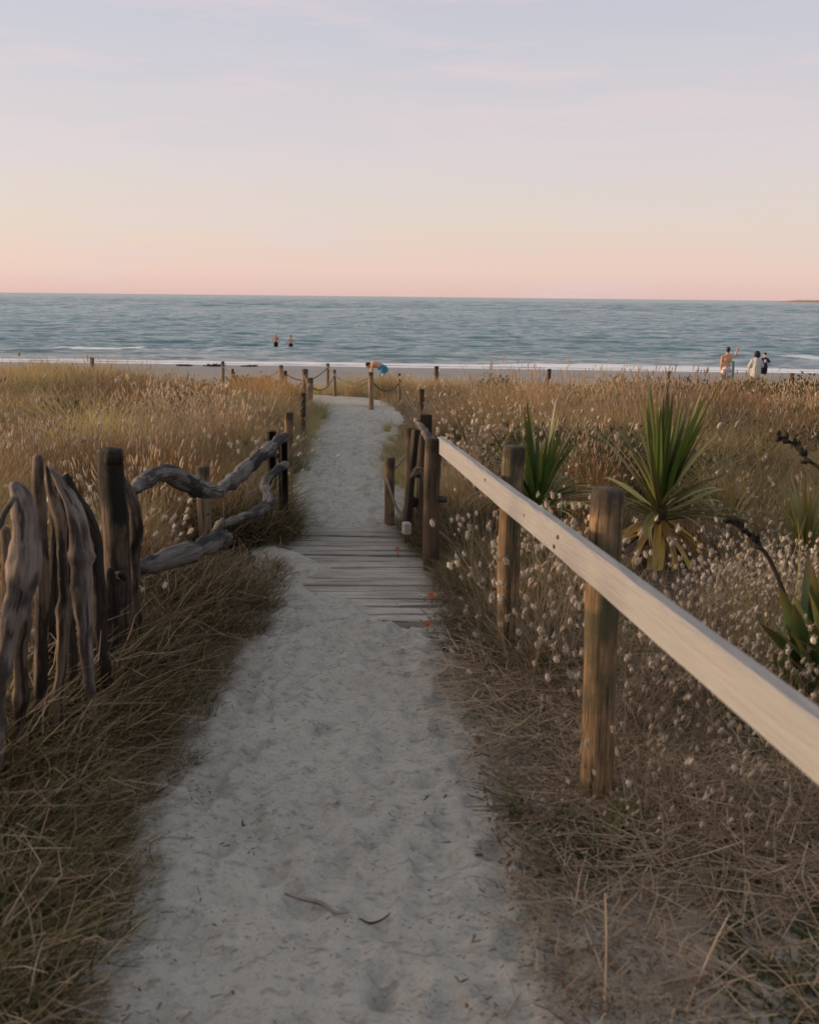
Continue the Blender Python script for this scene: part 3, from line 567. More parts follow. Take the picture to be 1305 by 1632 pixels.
def ovoids(c, ax, L, W, rs, rings=4, seg=6, fuzz=.25):
    n = len(c); q = .6+.65*rs.random(n); L = L*q; W = W*(.35+.65*q); ph = np.linspace(0, math.pi, rings+1); V = []; F_ = []
    ax = ax/np.linalg.norm(ax, axis=1)[:, None]; u = np.cross(ax, [0.3, .9, .1]); u /= np.linalg.norm(u, axis=1)[:, None]; v = np.cross(ax, u)
    for i, p in enumerate(ph):
        for j in range(seg):
            th = j/seg*2*math.pi; rr = W/2*max(math.sin(p), .12)*(1+fuzz*(rs.random(n)-.5)*2); zz = -math.cos(p)*L/2*(1+.1*rs.random(n))
            V.append(c+ax*zz[:, None]+(u*math.cos(th)+v*math.sin(th))*rr[:, None])
    V = np.stack(V, 1); m = V.shape[1]; base = np.arange(n)*m
    for i in range(rings):
        for j in range(seg): F_.append(np.stack([base+i*seg+j, base+i*seg+(j+1) % seg, base+(i+1)*seg+(j+1) % seg, base+(i+1)*seg+j], 1))
    return V.reshape(-1, 3), np.concatenate(F_), np.ones(n*m)
M['golden'] = leafy('golden_grass', [(.46, .32, .165), (.70, .54, .34), (.15, .10, .05), (.46, .30, .13)], (.32, .165, .065), .9)
M['seed'] = leafy('pale_seed_heads', [(.62, .47, .32), (.50, .36, .23), (.70, .57, .43)], trans=.35)
M['fluff'] = leafy('bunny_tail_heads', [(.62, .53, .42), (.76, .68, .57), (.40, .31, .21)], trans=.3, rough=.9)
M['marram'] = leafy('marram_blades', [(.21, .20, .075), (.36, .31, .14), (.10, .105, .04), (.48, .37, .18)], (.17, .18, .075), .5, tipc=(.50, .38, .20))
M['edge'] = leafy('green_edge_grass', [(.042, .05, .016), (.085, .08, .028), (.02, .026, .010), (.30, .215, .125)], None, trans=.35)
M['straw'] = leafy('dead_straw', [(.13, .085, .055), (.27, .185, .12), (.055, .036, .024), (.46, .36, .25)], None, trans=.2, rough=.85)
M['stemtan'] = leafy('pale_stems', [(.44, .35, .22), (.34, .27, .16), (.52, .43, .29)], None, trans=.3)
M['weed'] = leafy('weed_leaves', [(.045, .06, .02), (.075, .088, .03), (.03, .042, .016), (.11, .105, .045)], None, trans=.25)
M['scrub'] = leafy('scrub_leaves', [(.085, .095, .04), (.13, .13, .06), (.055, .064, .03), (.17, .15, .085)], (.11, .10, .07), .8, trans=.3)
M['rust'] = leafy('rust_grass', [(.44, .21, .07), (.54, .29, .105), (.28, .13, .05)], None, trans=.45)
def proto(name, me): return bpy.data.objects.new(name, me)       # shape that only the ground-cover objects repeat; never linked on its own
def make_protos():
    P = {k: [] for k in ('golden', 'bunny', 'marram', 'edge', 'litter', 'thatch', 'rust', 'far', 'fargreen', 'scrub', 'weed')}
    for i in range(4):
        r = np.random.default_rng(100+i); a = blades(46, (.16, .50), .10, (.05, .5), (.05, .7), .0048, 4, rs=r, kink=.08)
        b = blades(9, (.38, .62), .10, (.03, .22), (.0, .3), .0024, 3, rs=r)
        V, F_, t = ovoids(b[3]-np.array([0, 0, .02]), np.stack([np.cos(b[4])*.3, np.sin(b[4])*.3, np.ones(9)], 1), .050, .008, r, 3, 4)
        P['golden'].append(proto('golden_tuft', raw_mesh('golden_tuft', [a[:3]+(0,), b[:3]+(0,), (V, F_, t, 1)], [M['golden'], M['seed']])))
        a = blades(26, (.08, .26), .10, (.1, .6), (.1, .7), .0042, 4, rs=r); b = blades(11, (.20, .40), .11, (.05, .35), (.05, .35), .0022, 4, rs=r)
        V, F_, t = ovoids(b[3], np.stack([np.cos(b[4])*.55, np.sin(b[4])*.55, np.ones(11)*.85], 1), .025, .0138, r, 5, 7, .3)
        hr = 190; k = r.integers(0, 11, hr); d = r.normal(0, 1, (hr, 3)); d /= np.linalg.norm(d, axis=1)[:, None]; root = b[3][k]+d*.006*np.array([1, 1, 1.6]); tipp = root+d*.009*np.array([1, 1, 1.3])+np.array([0, 0, .004]); s = np.cross(d, [.3, .2, .9])*.0011
        HV = np.stack([root-s, root+s, tipp+s*.2, tipp-s*.2], 1).reshape(-1, 3); HF = np.arange(hr*4).reshape(-1, 4)
        P['bunny'].append(proto('bunny_tuft', raw_mesh('bunny_tuft', [a[:3]+(0,), b[:3]+(2,), (V, F_, t, 1), (HV, HF, np.ones(len(HV)), 1)], [M['straw'], M['fluff'], M['stemtan']])))
        a = blades(70, (.28, .58), .10, (.05, .45), (.1, .75), .0048, 5, rs=r); P['marram'].append(proto('marram_tuft', raw_mesh('marram_tuft', [a[:3]+(0,)], [M['marram']])))
        a = blades(70, (.04, .17), .13, (.0, .6), (.1, 1.2), .0056, 5, rs=r, kink=.2); b = blades(11, (.06, .22), .12, (.1, 1.0), (.1, 1.2), .0046, 5, rs=r, kink=.25)
        V2 = r.normal(0, 1, (150, 3)); V2 /= np.linalg.norm(V2, axis=1)[:, None]; V2[:, 2] = np.abs(V2[:, 2]); V2 *= (.55+.5*r.random(150))[:, None]*np.array([.17, .17, .20]); dd = r.normal(0, 1, (150, 3)); dd[:, 2] += .5; dd /= np.linalg.norm(dd, axis=1)[:, None]; ss = np.cross(dd, r.normal(0, 1, (150, 3))); ss /= np.linalg.norm(ss, axis=1)[:, None]
        LV = np.stack([V2, V2+dd*.013+ss*.007, V2+dd*.030, V2+dd*.013-ss*.007], 1).reshape(-1, 3); st = blades(16, (.12, .22), .04, (.2, .9), (0, .5), .004, 3, rs=r)
        P['scrub'].append(proto('scrub_clump', raw_mesh('scrub_clump', [(LV, np.arange(600).reshape(-1, 4), np.ones(600), 0), st[:3]+(1,)], [M['scrub'], M['straw']])))
        w1 = blades(30, (.03, .085), .09, (.5, 1.2), (.1, 1.1), .015, 3, rs=r, tip=.25); P['weed'].append(proto('weed_clump', raw_mesh('weed_clump', [w1[:3]+(0,)], [M['weed']])))
        P['edge'].append(proto('edge_tuft', raw_mesh('edge_tuft', [a[:3]+(0,), b[:3]+(1,)], [M['edge'], M['straw']])))
        a = blades(22, (.04, .20), .15, (.9, 1.3), (-.2, .2), .0032, 2, rs=r, flat=.92); a[0][:, 2] += .004+.02*np.repeat(r.random(22), 6); b = blades(5, (.05, .12), .12, (.4, .9), (.1, .9), .003, 3, rs=r)
        P['litter'].append(proto('litter_tuft', raw_mesh('litter_tuft', [a[:3]+(0,), b[:3]+(0,)], [M['straw']])))
        a = blades(85, (.05, .22), .14, (.2, 1.15), (.2, 1.4), .0036, 5, rs=r, kink=.28); P['thatch'].append(proto('thatch_tuft', raw_mesh('thatch_tuft', [a[:3]+(0,)], [M['straw']])))
        a = blades(80, (.25, .55), .09, (.02, .35), (.0, .45), .0042, 4, rs=r); P['rust'].append(proto('rust_tuft', raw_mesh('rust_tuft', [a[:3]+(0,)], [M['rust']])))
        a = blades(60, (.20, .46), .22, (.05, .4), (.05, .5), .0075, 3, rs=r); b = blades(6, (.34, .52), .22, (.03, .25), (0, .3), .004, 2, rs=r)
        V, F_, t = ovoids(b[3], np.stack([np.cos(b[4])*.3, np.sin(b[4])*.3, np.ones(6)], 1), .035, .012, r, 3, 4)
        P['far'].append(proto('far_tuft', raw_mesh('far_tuft', [a[:3]+(0,), b[:3]+(0,), (V, F_, t, 1)], [M['golden'], M['seed']])))
        a = blades(70, (.22, .5), .22, (.05, .45), (.1, .7), .008, 3, rs=r); P['fargreen'].append(proto('far_green_tuft', raw_mesh('far_green_tuft', [a[:3]+(0,)], [M['marram']])))
    return P
PROTO = make_protos()
def scatter(name, pts, protos, scl, tint, label, cat='grass', tilt=.12, rs=None):
    n = len(pts); me = bpy.data.meshes.new(name); me.vertices.add(n); me.vertices.foreach_set('co', pts.astype(np.float32).ravel())
    rot = np.stack([rs.normal(0, tilt, n), rs.normal(0, tilt, n), rs.random(n)*6.2832], 1)
    for k, tp, key, v in (('rot', 'FLOAT_VECTOR', 'vector', rot), ('scl', 'FLOAT', 'value', scl), ('tint', 'FLOAT', 'value', tint), ('pick', 'INT', 'value', rs.integers(0, len(protos), n))):
        a = me.attributes.new(k, tp, 'POINT'); a.data.foreach_set(key, np.asarray(v, dtype=np.int32 if tp == 'INT' else np.float32).ravel())
    o = link(name, me); tag(o, label, cat, kind='stuff')
    g = bpy.data.node_groups.new(name, 'GeometryNodeTree'); g.interface.new_socket('Geometry', in_out='INPUT', socket_type='NodeSocketGeometry'); g.interface.new_socket('Geometry', in_out='OUTPUT', socket_type='NodeSocketGeometry')
    N = g.nodes.new; L = g.links.new; gi = N('NodeGroupInput'); go = N('NodeGroupOutput'); jo = N('GeometryNodeJoinGeometry')
    for p in protos:
        q = N('GeometryNodeObjectInfo'); q.inputs['Object'].default_value = p; q.inputs['As Instance'].default_value = True; L(q.outputs['Geometry'], jo.inputs[0])
    ip = N('GeometryNodeInstanceOnPoints'); ip.inputs['Pick Instance'].default_value = True; L(gi.outputs[0], ip.inputs['Points']); L(jo.outputs[0], ip.inputs['Instance'])
    for nm, tp, sk in (('rot', 'FLOAT_VECTOR', 'Rotation'), ('scl', 'FLOAT', 'Scale'), ('pick', 'INT', 'Instance Index')):
        q = N('GeometryNodeInputNamedAttribute'); q.data_type = tp; q.inputs['Name'].default_value = nm; L(q.outputs['Attribute'], ip.inputs[sk])
    L(ip.outputs[0], go.inputs[0]); md = o.modifiers.new('scatter', 'NODES'); md.node_group = g; return o
CLEAR = []                                # (x, y, r): keep plants off posts, crowns etc.
def sow(n, ymin, ymax, seed, wfun, hmul=(.8, 1.2), xpad=1.2):
    """n candidate spots over the ground seen from the path and a margin beside it, kept with probability wfun"""
    r = np.random.default_rng(seed); y = ymin+(ymax-ymin)*r.random(int(n)); hw = .46*y+xpad; x = (r.random(int(n))*2-1)*hw
    # uniform per area: reject by strip width
    keep = r.random(len(x)) < hw/(.46*ymax+xpad); x, y = x[keep], y[keep]
    s = path_sd(x, y); keep = r.random(len(x)) < wfun(x, y, s, r); x, y, s = x[keep], y[keep], s[keep]
    for cx, cy, cr in CLEAR:
        k = (x-cx)**2+(y-cy)**2 > cr*cr; x, y, s = x[k], y[k], s[k]
    cl = fbm(x*1.15, y*1.0, 90+seed, 3)                                   # grass grows in clumps, taller and paler in their middles
    return np.stack([x, y, gz(x, y)-.01], 1), s, (hmul[0]+(hmul[1]-hmul[0])*r.random(len(x)))*np.clip(.15+1.75*cl, .45, 1.45), np.clip(.35*r.random(len(x))+1.3*fbm(x*.9+3, y*.7, 60+seed, 3)-.33, 0, 1), r
FX = lambda y: np.interp(y, [0, 2.9, 4.2, 5.8, 8, 12], [.85, .62, .45, .2, .35, .6])        # handrail line on the right
LX = lambda y: np.interp(y, [0, 4.1, 5.5, 6.8, 9, 12], [-1.27, -1.25, -1.22, -.98, -1.05, -1.2])  # fence line on the left
def grow():
    S = lambda a: np.clip(a, 0, 1)
    COR = lambda P: (1-.5*((P[:, 0] > -5.2-.2*(P[:, 1]-14)) & (P[:, 0] < np.interp(P[:, 1], [12, 16, 18, 20, 24], [.3, -.4, -1.3, -2.6, -5])))*S((P[:, 1]-12.5)/2))*np.where((P[:, 0] > -1.6) & (P[:, 1] > 17), 1.35, 1)
    # left field and far dunes: golden grass
    def w(x, y, s, r):
        p = S((s-.12)/.25)*S((fbm(x*.9, y*.7, 71, 3)-.43)*9)
        lf = (x < LX(y)-.05); rt = (x > np.where(y > 6.6, -9, FX(y)+.5))*S((y-4.6)/1.5)*S(.45+.4*S((y-8)/2)+(fbm(x*.5, y*.5, 72)-.4)*3)
        return p*np.where(x < 0, lf*1., rt)*S((14.5-y)/2)
    P, s, h, t, r = sow(17500, 1.2, 14.5, 1, w); h = h*(.60+.5*fbm(P[:, 0]*.4, P[:, 1]*.4, 73, 3))*np.where(P[:, 0] < 0, np.interp(P[:, 1], [1, 4, 6, 10, 14], [.7, .8, 1., .95, .62]), np.interp(P[:, 1], [4, 7, 10], [.62, .95, 1.05]))
    h *= np.interp(s, [0, .5], [.6, 1])*np.where((P[:, 0] > -.4) & (P[:, 1] > 7.5), np.interp(s, [0, .6, 1.3], [.4, .6, 1]), 1); scatter('golden_grass', P, PROTO['golden'], h, t, 'dry golden dune grass with seed heads covering the field left of the stakes and around', rs=r)
    def w(x, y, s, r): return S((s-.1)/.3)*S((y-13)/2)*S((fbm(x*.35, y*.28, 74, 3)-.36)*5)*S((25.5-y+(x < -3)*1.5)/3)*.9
    P, s, h, t, r = sow(11000, 13, 27, 2, w, xpad=3); h = h*(.40+.50*fbm(P[:, 0]*.35, P[:, 1]*.3, 75, 3))*np.interp(P[:, 1], [13, 22, 27], [1, .95, .8])*COR(P)*np.where(P[:, 0] > 0, .66, .85); scatter('far_golden_grass', P, PROTO['far'], h, t, 'far dry grass on the dune crest before the beach', rs=r)
    def w(x, y, s, r): return S((s-.05)/.3)*S((y-11)/3)*S((fbm(x*.30+4, y*.25, 76, 3)-.38+.07*np.clip((y-17)/5, -1, 1)+.10*(x < -2.5))*5)*S((27-y)/2)
    P, s, h, t, r = sow(10000, 11, 27.5, 3, w, xpad=3); h = h*(.45+.45*fbm(P[:, 0]*.4, P[:, 1]*.3, 77, 3))*COR(P)*np.where(P[:, 0] > 0, .66, .85); scatter('far_green_grass', P, PROTO['fargreen'], h, t, 'greener marram grass patches on the seaward dunes', rs=r)
    # marram tufts among the rest, and the dark green tuft line at the edges of the path
    def w(x, y, s, r): return S((s-.05)/.2)*S((fbm(x*.7+2, y*.6, 78, 3)-.46)*5)*np.where(x < 0, (x < LX(y)+.25)*S((y-4)/1), (x > FX(y)+.3)*S((y-4)/1.5))*.8 + .8*(np.abs(s-.16) < .2)*S((y-6.6)/1)*S((fbm(x*1.3, y*1.1, 79)-.36)*4)
    P, s, h, t, r = sow(14000, 1.5, 14, 4, w); h = h*np.interp(s, [0, .2, .6], [.42, .6, .95])*np.where(P[:, 0] > 0, .85, 1); scatter('marram_grass', P, PROTO['marram'], h, t, 'olive green tussocks of marram mixed into the dry grass', rs=r)
    # left verge between stakes and sand: short dark grass
    def w(x, y, s, r): return (x < 0)*S((s+.06)/.14)*S((x-LX(y)+.55)/.2)*S((7.4-y)/1)
    P, s, h, t, r = sow(15000, .8, 7.4, 5, w, xpad=1.0); h = h*np.interp(s, [-.05, .1, .4], [.42, .85, 1.55])*np.interp(P[:, 1], [1, 3, 4.5, 6.8], [.85, .95, .95, 1.25]); scatter('verge_grass', P, PROTO['edge'], h, t, 'short dark green verge grass between the driftwood stakes and the sand', rs=r)
    # right verge by the second and third posts
    def w(x, y, s, r): return (x > 0)*S((s-.0)/.12)*S((FX(y)+.35-x)/.2)*S((y-3.7)/.5)*S((7-y)/.5)*S((fbm(x*1.5, y*1.5, 81)-.25)*3.5)
    P, s, h, t, r = sow(22000, 3.4, 7, 6, w, xpad=1); h = h*np.interp(s, [0, .12, .4], [.45, .85, 1.2]); scatter('rail_verge_grass', P, PROTO['edge'], h*1.1, t, 'green and straw grass around the feet of the handrail posts', rs=r)
    # bunny tails: dense pale heads right of the rail, sprinkled elsewhere
    def w(x, y, s, r):
        a = .13*(x > .28)*S((y-2.3)/.4)*S((4.2-y)/.5) + (x > FX(y)+.04)*S((y-2.1)/1.2)*S((6.7-y)/1.2)*S((x-FX(y)+.25)/.5)*np.interp(y, [3, 4.4], [.5, 1])*(.10+.75*S((fbm(x*1.1, y*1.1, 82, 3)-.42)*5))*.75
        return S((s-.08)/.2)*np.where(x > 0, a + .05*S((y-6)/2)*S((fbm(x*.8, y*.8, 87)-.5)*6), .07*(x < LX(y)-.1)*S((fbm(x*.8, y*.8, 83)-.42)*5))
    P, s, h, t, r = sow(26000, 1.6, 13, 7, w); far = S((P[:, 1]-5)/3); h = h*(1.0+.35*far)*np.interp(P[:, 1], [1.5, 3.2, 4.5], [.5, .72, .95]); scatter('bunny_tail_grass', P, PROTO['bunny'], h, t, 'bunny tail grass with fluffy cream heads right of the handrail', rs=r)
    def w(x, y, s, r): return S((s-.25)/.3)*S((fbm(x*.75+17, y*.6, 88, 3)-.49)*9)*np.where(x > 0, (x > FX(y)+.45)*S((y-4.4)/1), (x < LX(y)-.15)*.8)
    P, s, h, t, r = sow(16000, 3, 16, 11, w); scatter('low_dune_scrub', P, PROTO['scrub'], h*np.interp(P[:, 1], [3, 8, 14], [1., 1.45, 1.6]), t, 'dull green low scrub growing through the dry grass', 'scrub', rs=r)
    def w(x, y, s, r): return np.where(x < 0, (x > LX(y)-.2), .35*(x < FX(y)+1.2))*S((s+.05)/.2)*S((7.2-y)/1)*S((fbm(x*2.2, y*2.2, 89, 3)-.40)*6)
    P, s, h, t, r = sow(13000, .8, 7.2, 12, w, xpad=1.2); scatter('verge_weeds', P, PROTO['weed'], h*np.interp(s, [0, .2], [.6, 1.1]), t, 'small dark broad leaved weeds low in the verges', 'weeds', rs=r)
    # rust-coloured tussocks
    def w(x, y, s, r): return S((s-.3)/.3)*S((fbm(x*.7+7, y*.6, 84, 3)-.51)*9)*np.where(x > 0, (x > FX(y)+.6)*S((y-4.8)/1), x < LX(y)-.2)*.9
    P, s, h, t, r = sow(9000, 3, 15, 8, w); scatter('rust_grass', P, PROTO['rust'], h*np.where(P[:, 0] > 0, .72, .8), t, 'rust coloured dry tussock grass', rs=r)
    # dead thatch and litter on the near right
    def w(x, y, s, r): return np.where(x > 0, S((s+.02)/.15)*S((y-1.9)/1.0), 2.2*S((s-.1)/.2)*(x > -1.5))*S((6-y)/1)*(.10+.7*S((fbm(x*1.6, y*1.6, 85, 3)-.44)*5))*np.where(x > 0, np.interp(y, [1.5, 2.4, 3.2], [.04, .14, .5]), np.interp(y, [2.2, 4], [1, .25]))
    P, s, h, t, r = sow(14000, 1., 6, 9, w, xpad=1.3); h = h*np.interp(s, [0, .1, .35], [.35, .5, .8])*np.interp(P[:, 1], [1.5, 2.6, 4], [.45, .7, .9]); scatter('dead_thatch', P, PROTO['thatch'], h, t, 'tangled brown dead grass under the handrail', rs=r)
    def w(x, y, s, r): return np.where(x > 0, S((s+.16)/.16)*np.interp(y, [2, 4], [.55, 1]), S((s+.08)/.1)*.5)*(.04+.9*S((fbm(x*2.2, y*2.2, 86, 3)-.46)*6))*S((6.5-y)/1)*(x > -1.4)
    P, s, h, t, r = sow(12000, .8, 6.5, 10, w, xpad=1.2); P[:, 2] += np.where(s < .02, .022, .012); scatter('straw_litter', P, PROTO['litter'], h*np.where(s < .05, .5, 1.), t, 'fallen straw and dry stems lying on the sand beside the path', 'plant litter', tilt=.05, rs=r)
def crumbs():
    r = np.random.default_rng(77); out = []
    for i in range(5):
        a = blades(4, (.005, .02), .06, (1.0, 1.3), (0, .3), .0065, 2, rs=r, flat=.9, tip=.5); out.append(proto('crumb', raw_mesh('crumb', [a[:3]+(0,)], [M['crumb']])))
    n = 1700; y = .9+13*r.random(n)**1.6; lo, hi = np.interp(y, PY, PL), np.interp(y, PY, PR); u = r.random(n); u = np.where(r.random(n) < .72, np.where(u < .5, (2*u)**2.2*.3, 1-(2-2*u)**2.2*.3), u); x = lo+(hi-lo)*u
    sp = np.stack([x, y, gz(x, y)+.016], 1); scatter('path_debris', sp, out, (.4+r.random(n)**2*1.3)*.8, r.random(n), 'dark crumbs of dead leaf and twig scattered over the sand path', 'plant litter', tilt=.06, rs=r)
    n = 5600; y = 1.5+3.6*r.random(n)**1.2; x = np.interp(y, PY, PR)-.06+np.abs(r.normal(0, .55, n)); k = fbm(x*2.5, y*2.5, 95, 3) > .52; x, y = x[k], y[k]; n = len(x)
    sp = np.stack([x, y, gz(x, y)+.02], 1); scatter('leaf_litter', sp, out, (.55+r.random(n)**2*.9)*np.interp(y, [1.5, 3], [.75, 1.2]), r.random(n), 'broken brown leaf litter under the near end of the handrail', 'plant litter', tilt=.25, rs=r)
M['crumb'] = leafy('crumbs', [(.05, .036, .025), (.12, .085, .058), (.03, .022, .018), (.24, .17, .12)], None, trans=.05, rough=.9)
crumbs()
CLEAR += [(-1.26, 6.0, .38), (-1.2, 5.6, .3), (-1.15, 5.3, .25)]
CLEAR += [(1.47, 5.72, .45), (1.38, 5.25, .38), (1.28, 4.95, .3), (.95, 6.4, .5), (.85, 6.0, .35)]
grow()

# ------------------------------------------------------------------ cabbage trees and flax
def leaf_mat(name, c1, c2, tip, trans=.25):
    m, nt = newmat(name); k = NT(nt); w = k.n('Attribute', attribute_name='wcoord').outputs['Vector']; x = k.n('SeparateXYZ', {0: w}); oi = k.n('ObjectInfo').outputs['Random']
    st = k.noise(w, 1, 3, .6, (260, 260, 4)); c = k.mix(k.rng(st, .35, .65), c1, c2); c = k.mix(k.rng(x.outputs[2], .7, 1.05, 0, .75), c, tip)
    c = k.n('HueSaturation', {'Value': k.rng(oi, 0, 1, .65, 1.35), 'Hue': k.rng(oi, 0, 1, .485, .512), 'Color': c}).outputs[0]
    p = k.n('BsdfPrincipled', {'Base Color': c, 'Roughness': .42, 'Specular IOR Level': .4}).outputs[0]; t = k.n('BsdfTranslucent', {'Color': c}).outputs[0]
    k.out(k.n('MixShader', {0: trans, 1: p, 2: t}).outputs[0]); return m
M['leafgreen'] = leaf_mat('cabbage_leaf', (.085, .125, .026), (.06, .095, .022), (.17, .14, .05))
M['leafolive'] = leaf_mat('olive_leaf', (.20, .19, .06), (.15, .145, .045), (.26, .18, .075))
M['leafyellow'] = leaf_mat('dying_leaf', (.52, .36, .09), (.42, .28, .075), (.28, .17, .08))
M['leafbrown'] = leaf_mat('dead_leaf', (.13, .085, .05), (.085, .058, .035), (.11, .07, .045), .1)
M['flax'] = leaf_mat('flax_leaf', (.12, .17, .055), (.08, .125, .04), (.26, .11, .04))
def leaf_mesh(name, L, W, bend, mat, droop=0., fold=.35, n=9, twist=0.):
    """sword leaf growing along +Z, bending towards +X"""
    mb = MB(); v = []; w = []; a = 0.; x = z = 0.
    for i in range(n+1):
        t = i/n; wd = W/2*min(1, .45+t*3)*(1-t**2.6)**.8 if t < 1 else 0.0008; wd = max(wd, .0008)
        a = bend*t+droop*max(0, t-.35)**2*4; ds = L/n
        if i: x += math.sin(a)*ds; z += math.cos(a)*ds
        f = fold*(1-.6*t); ct, st = math.cos(twist*t), math.sin(twist*t)
        for y, up in ((-wd, f*wd), (0, 0), (wd, f*wd)):
            v.append((x-up*math.cos(a)+y*st*.6, y*ct, z+up*math.sin(a))); w.append((y, up, t))
    f = [(i*3+j, i*3+j+1, i*3+j+4, i*3+j+3) for i in range(n) for j in range(2)]
    return mb.add(v, f, w).mesh(name, mat)
def cabbage(name, loc, crown_h, trunk_r, spec, label, cat, group=None, seed=0):
    r = np.random.default_rng(seed); root = empty(name, loc, label, cat, group)
    if trunk_r:
        mb = MB(); n = 12; P = [(.004*math.sin(i*1.9), .004*math.cos(i*2.3), -.12+(crown_h+.12)*i/n) for i in range(n+1)]; tube(mb, P, [trunk_r*(1.15-.35*i/n)*(1+.10*(i % 2)) for i in range(n+1)], 14, .15, seed+.5)
        mb.build('trunk', M['pith'], root)
    for n, tilt, L, W, bend, droop, mk, zo in spec:
        ms = [leaf_mesh('leaf', L*q, W, bend*b, M[mk], droop*d, .4, twist=tw) for q, b, d, tw in ((1, 1, 1, .3), (.9, 1.3, .7, -.4), (1.06, .7, 1.2, .15))]
        for i in range(n):
            o = link('leaf', ms[i % 3], root); az = i*2.39996+r.normal(0, .25)+seed; tl = tilt[0]+(tilt[1]-tilt[0])*(((i*.618) % 1)*.7+.3*r.random())
            q = Matrix.Rotation(az, 4, 'Z') @ Matrix.Translation((trunk_r*.5, 0, 0)) @ Matrix.Rotation(tl, 4, 'Y') @ Matrix.Rotation(r.normal(0, .3), 4, 'Z')
            o.matrix_local = Matrix.Translation((0, 0, crown_h+zo[0]+(zo[1]-zo[0])*r.random())) @ q; s = 1+r.normal(0, .07); o.scale = (1, 1, s)
    return root
def at_base(px, py, Y): q = aty(px, py, Y); return (q.x, Y, float(gz(q.x, Y)))
b = at_base(1045, 905, 5.75); ch = aty(1043, 806, 5.75).z-b[2]
cabbage('cabbage_tree', b, ch, .05, [(54, (.02, .46), .64, .036, .06, 0, 'leafgreen', (-.02, .06)), (22, (.4, .95), .58, .030, .25, .1, 'leafolive', (-.05, .02)), (40, (.95, 1.5), .56, .026, .35, .25, 'leafolive', (-.09, -.02)),
    (24, (1.6, 2.25), .50, .046, .55, .25, 'leafyellow', (-.14, -.06)), (14, (2.1, 2.6), .40, .04, .3, .2, 'leafbrown', (-.2, -.1))], 'tall spiky cabbage tree with upright green sword leaves and yellow skirt behind the handrail', 'cabbage tree', 'cabbage trees behind the handrail', 4)
b = at_base(852, 862, 6.6); ch = aty(853, 805, 6.6).z-b[2]
cabbage('cabbage_tree', b, max(ch, .15), .045, [(34, (.02, .85), .62, .042, .08, 0, 'leafgreen', (-.02, .05)), (26, (.5, 1.3), .52, .036, .45, .5, 'leafgreen', (-.05, .02)), (26, (.7, 1.5), .46, .034, .8, 1.2, 'leafyellow', (-.09, -.02)), (8, (1.7, 2.3), .3, .035, .4, .2, 'leafbrown', (-.12, -.05))],
    'smaller cabbage tree with curling yellow lower leaves behind the middle handrail post', 'cabbage tree', 'cabbage trees behind the handrail', 9)
b = at_base(1158, 880, 6.1)
cabbage('cabbage_tree', b, .1, 0.01, [(26, (.1, 1.1), .33, .018, .2, .2, 'leafolive', (0, .03))], 'small seedling cabbage tree tuft at the foot of the tall one', 'cabbage tree', 'cabbage trees behind the handrail', 13)
b = at_base(1282, 900, 5.4)
cabbage('cabbage_tree', b, .1, 0.01, [(54, (.05, .85), .46, .026, .15, .1, 'leafolive', (0, .04))], 'young yellow-green cabbage tree at the right edge above the flax', 'cabbage tree', 'cabbage trees behind the handrail', 17)
def flax():
    c = aty(1305, 1120, 3.75); root = empty('flax_plant', (c.x, 3.75, float(gz(c.x, 3.75))), 'broad leaved dark green flax clump at the right edge behind the rail', 'flax plant'); r = np.random.default_rng(31)
    tips = [(1232, 930, 3.55), (1262, 962, 3.5), (1200, 992, 3.6), (1222, 1040, 3.6), (1292, 905, 3.75), (1325, 900, 3.8), (1345, 960, 3.6), (1310, 950, 3.45), (1375, 930, 3.9), (1400, 1000, 3.7), (1270, 1010, 3.45), (1340, 880, 4.0), (1250, 1000, 3.8), (1212, 955, 3.7), (1246, 912, 3.8), (1278, 880, 3.95), (1235, 1000, 3.45), (1290, 985, 3.4), (1312, 865, 4.05), (1262, 1050, 3.45)]
    me = {}
    for i, (px, py, Y) in enumerate(tips):
        tip = aty(px, py, Y)-root.location; base = Vector((r.normal(0, .05), r.normal(0, .05), -.02)); d = tip-base; L = d.length*1.02; az = math.atan2(d.y, d.x); tl = math.atan2(math.hypot(d.x, d.y), d.z)
        o = link('leaf', leaf_mesh('leaf', L, .080, .16, M['flax'], .05, .55), root)
        o.matrix_local = Matrix.Translation(base) @ Matrix.Rotation(az, 4, 'Z') @ Matrix.Rotation(tl-.1, 4, 'Y') @ Matrix.Rotation(r.normal(0, .5), 4, 'Z')
flax()
def flax_stalk(pts, Ys, label, seed):
    P = [aty(x, y, Y) for (x, y), Y in zip(pts, Ys)]; P[-1].z = min(P[-1].z, P[-1].z); C = spline([tuple(p) for p in P], 40); root = empty('flax_flower_stalk', tuple(C[-1]), label, 'flower stalk', 'dead flax flower stalks'); mb = MB()
    tube(mb, C, np.linspace(.005, .011, 40), 9, .1, seed); o = mb.build('stem', M['darkwood'], root); o.location = -root.location
    r = np.random.default_rng(seed)
    for k in range(15):
        i = int(1+k*1.35); c = Vector(C[i]); d = Vector(C[i+1])-c; d.normalize(); s = Vector((r.normal(0, 1), r.normal(0, 1), r.normal(.3, .8))); s = (s-d*s.dot(d)).normalized(); mb = MB()
        e = c+s*.028-d*.028; tube(mb, [c, c.lerp(e, .4), c.lerp(e, .75), e], [.004, .010, .009, .002], 8, .25, k); q = mb.build('seed_pod', M['darkwood'], root); q.location = -root.location
flax_stalk([(1238, 693), (1262, 707), (1285, 732), (1310, 750), (1350, 790), (1400, 900)], [4.2, 4.2, 4.15, 4.1, 4.0, 3.85], 'dark flax seed stalk leaning in from the right edge over the dry grass', 3)
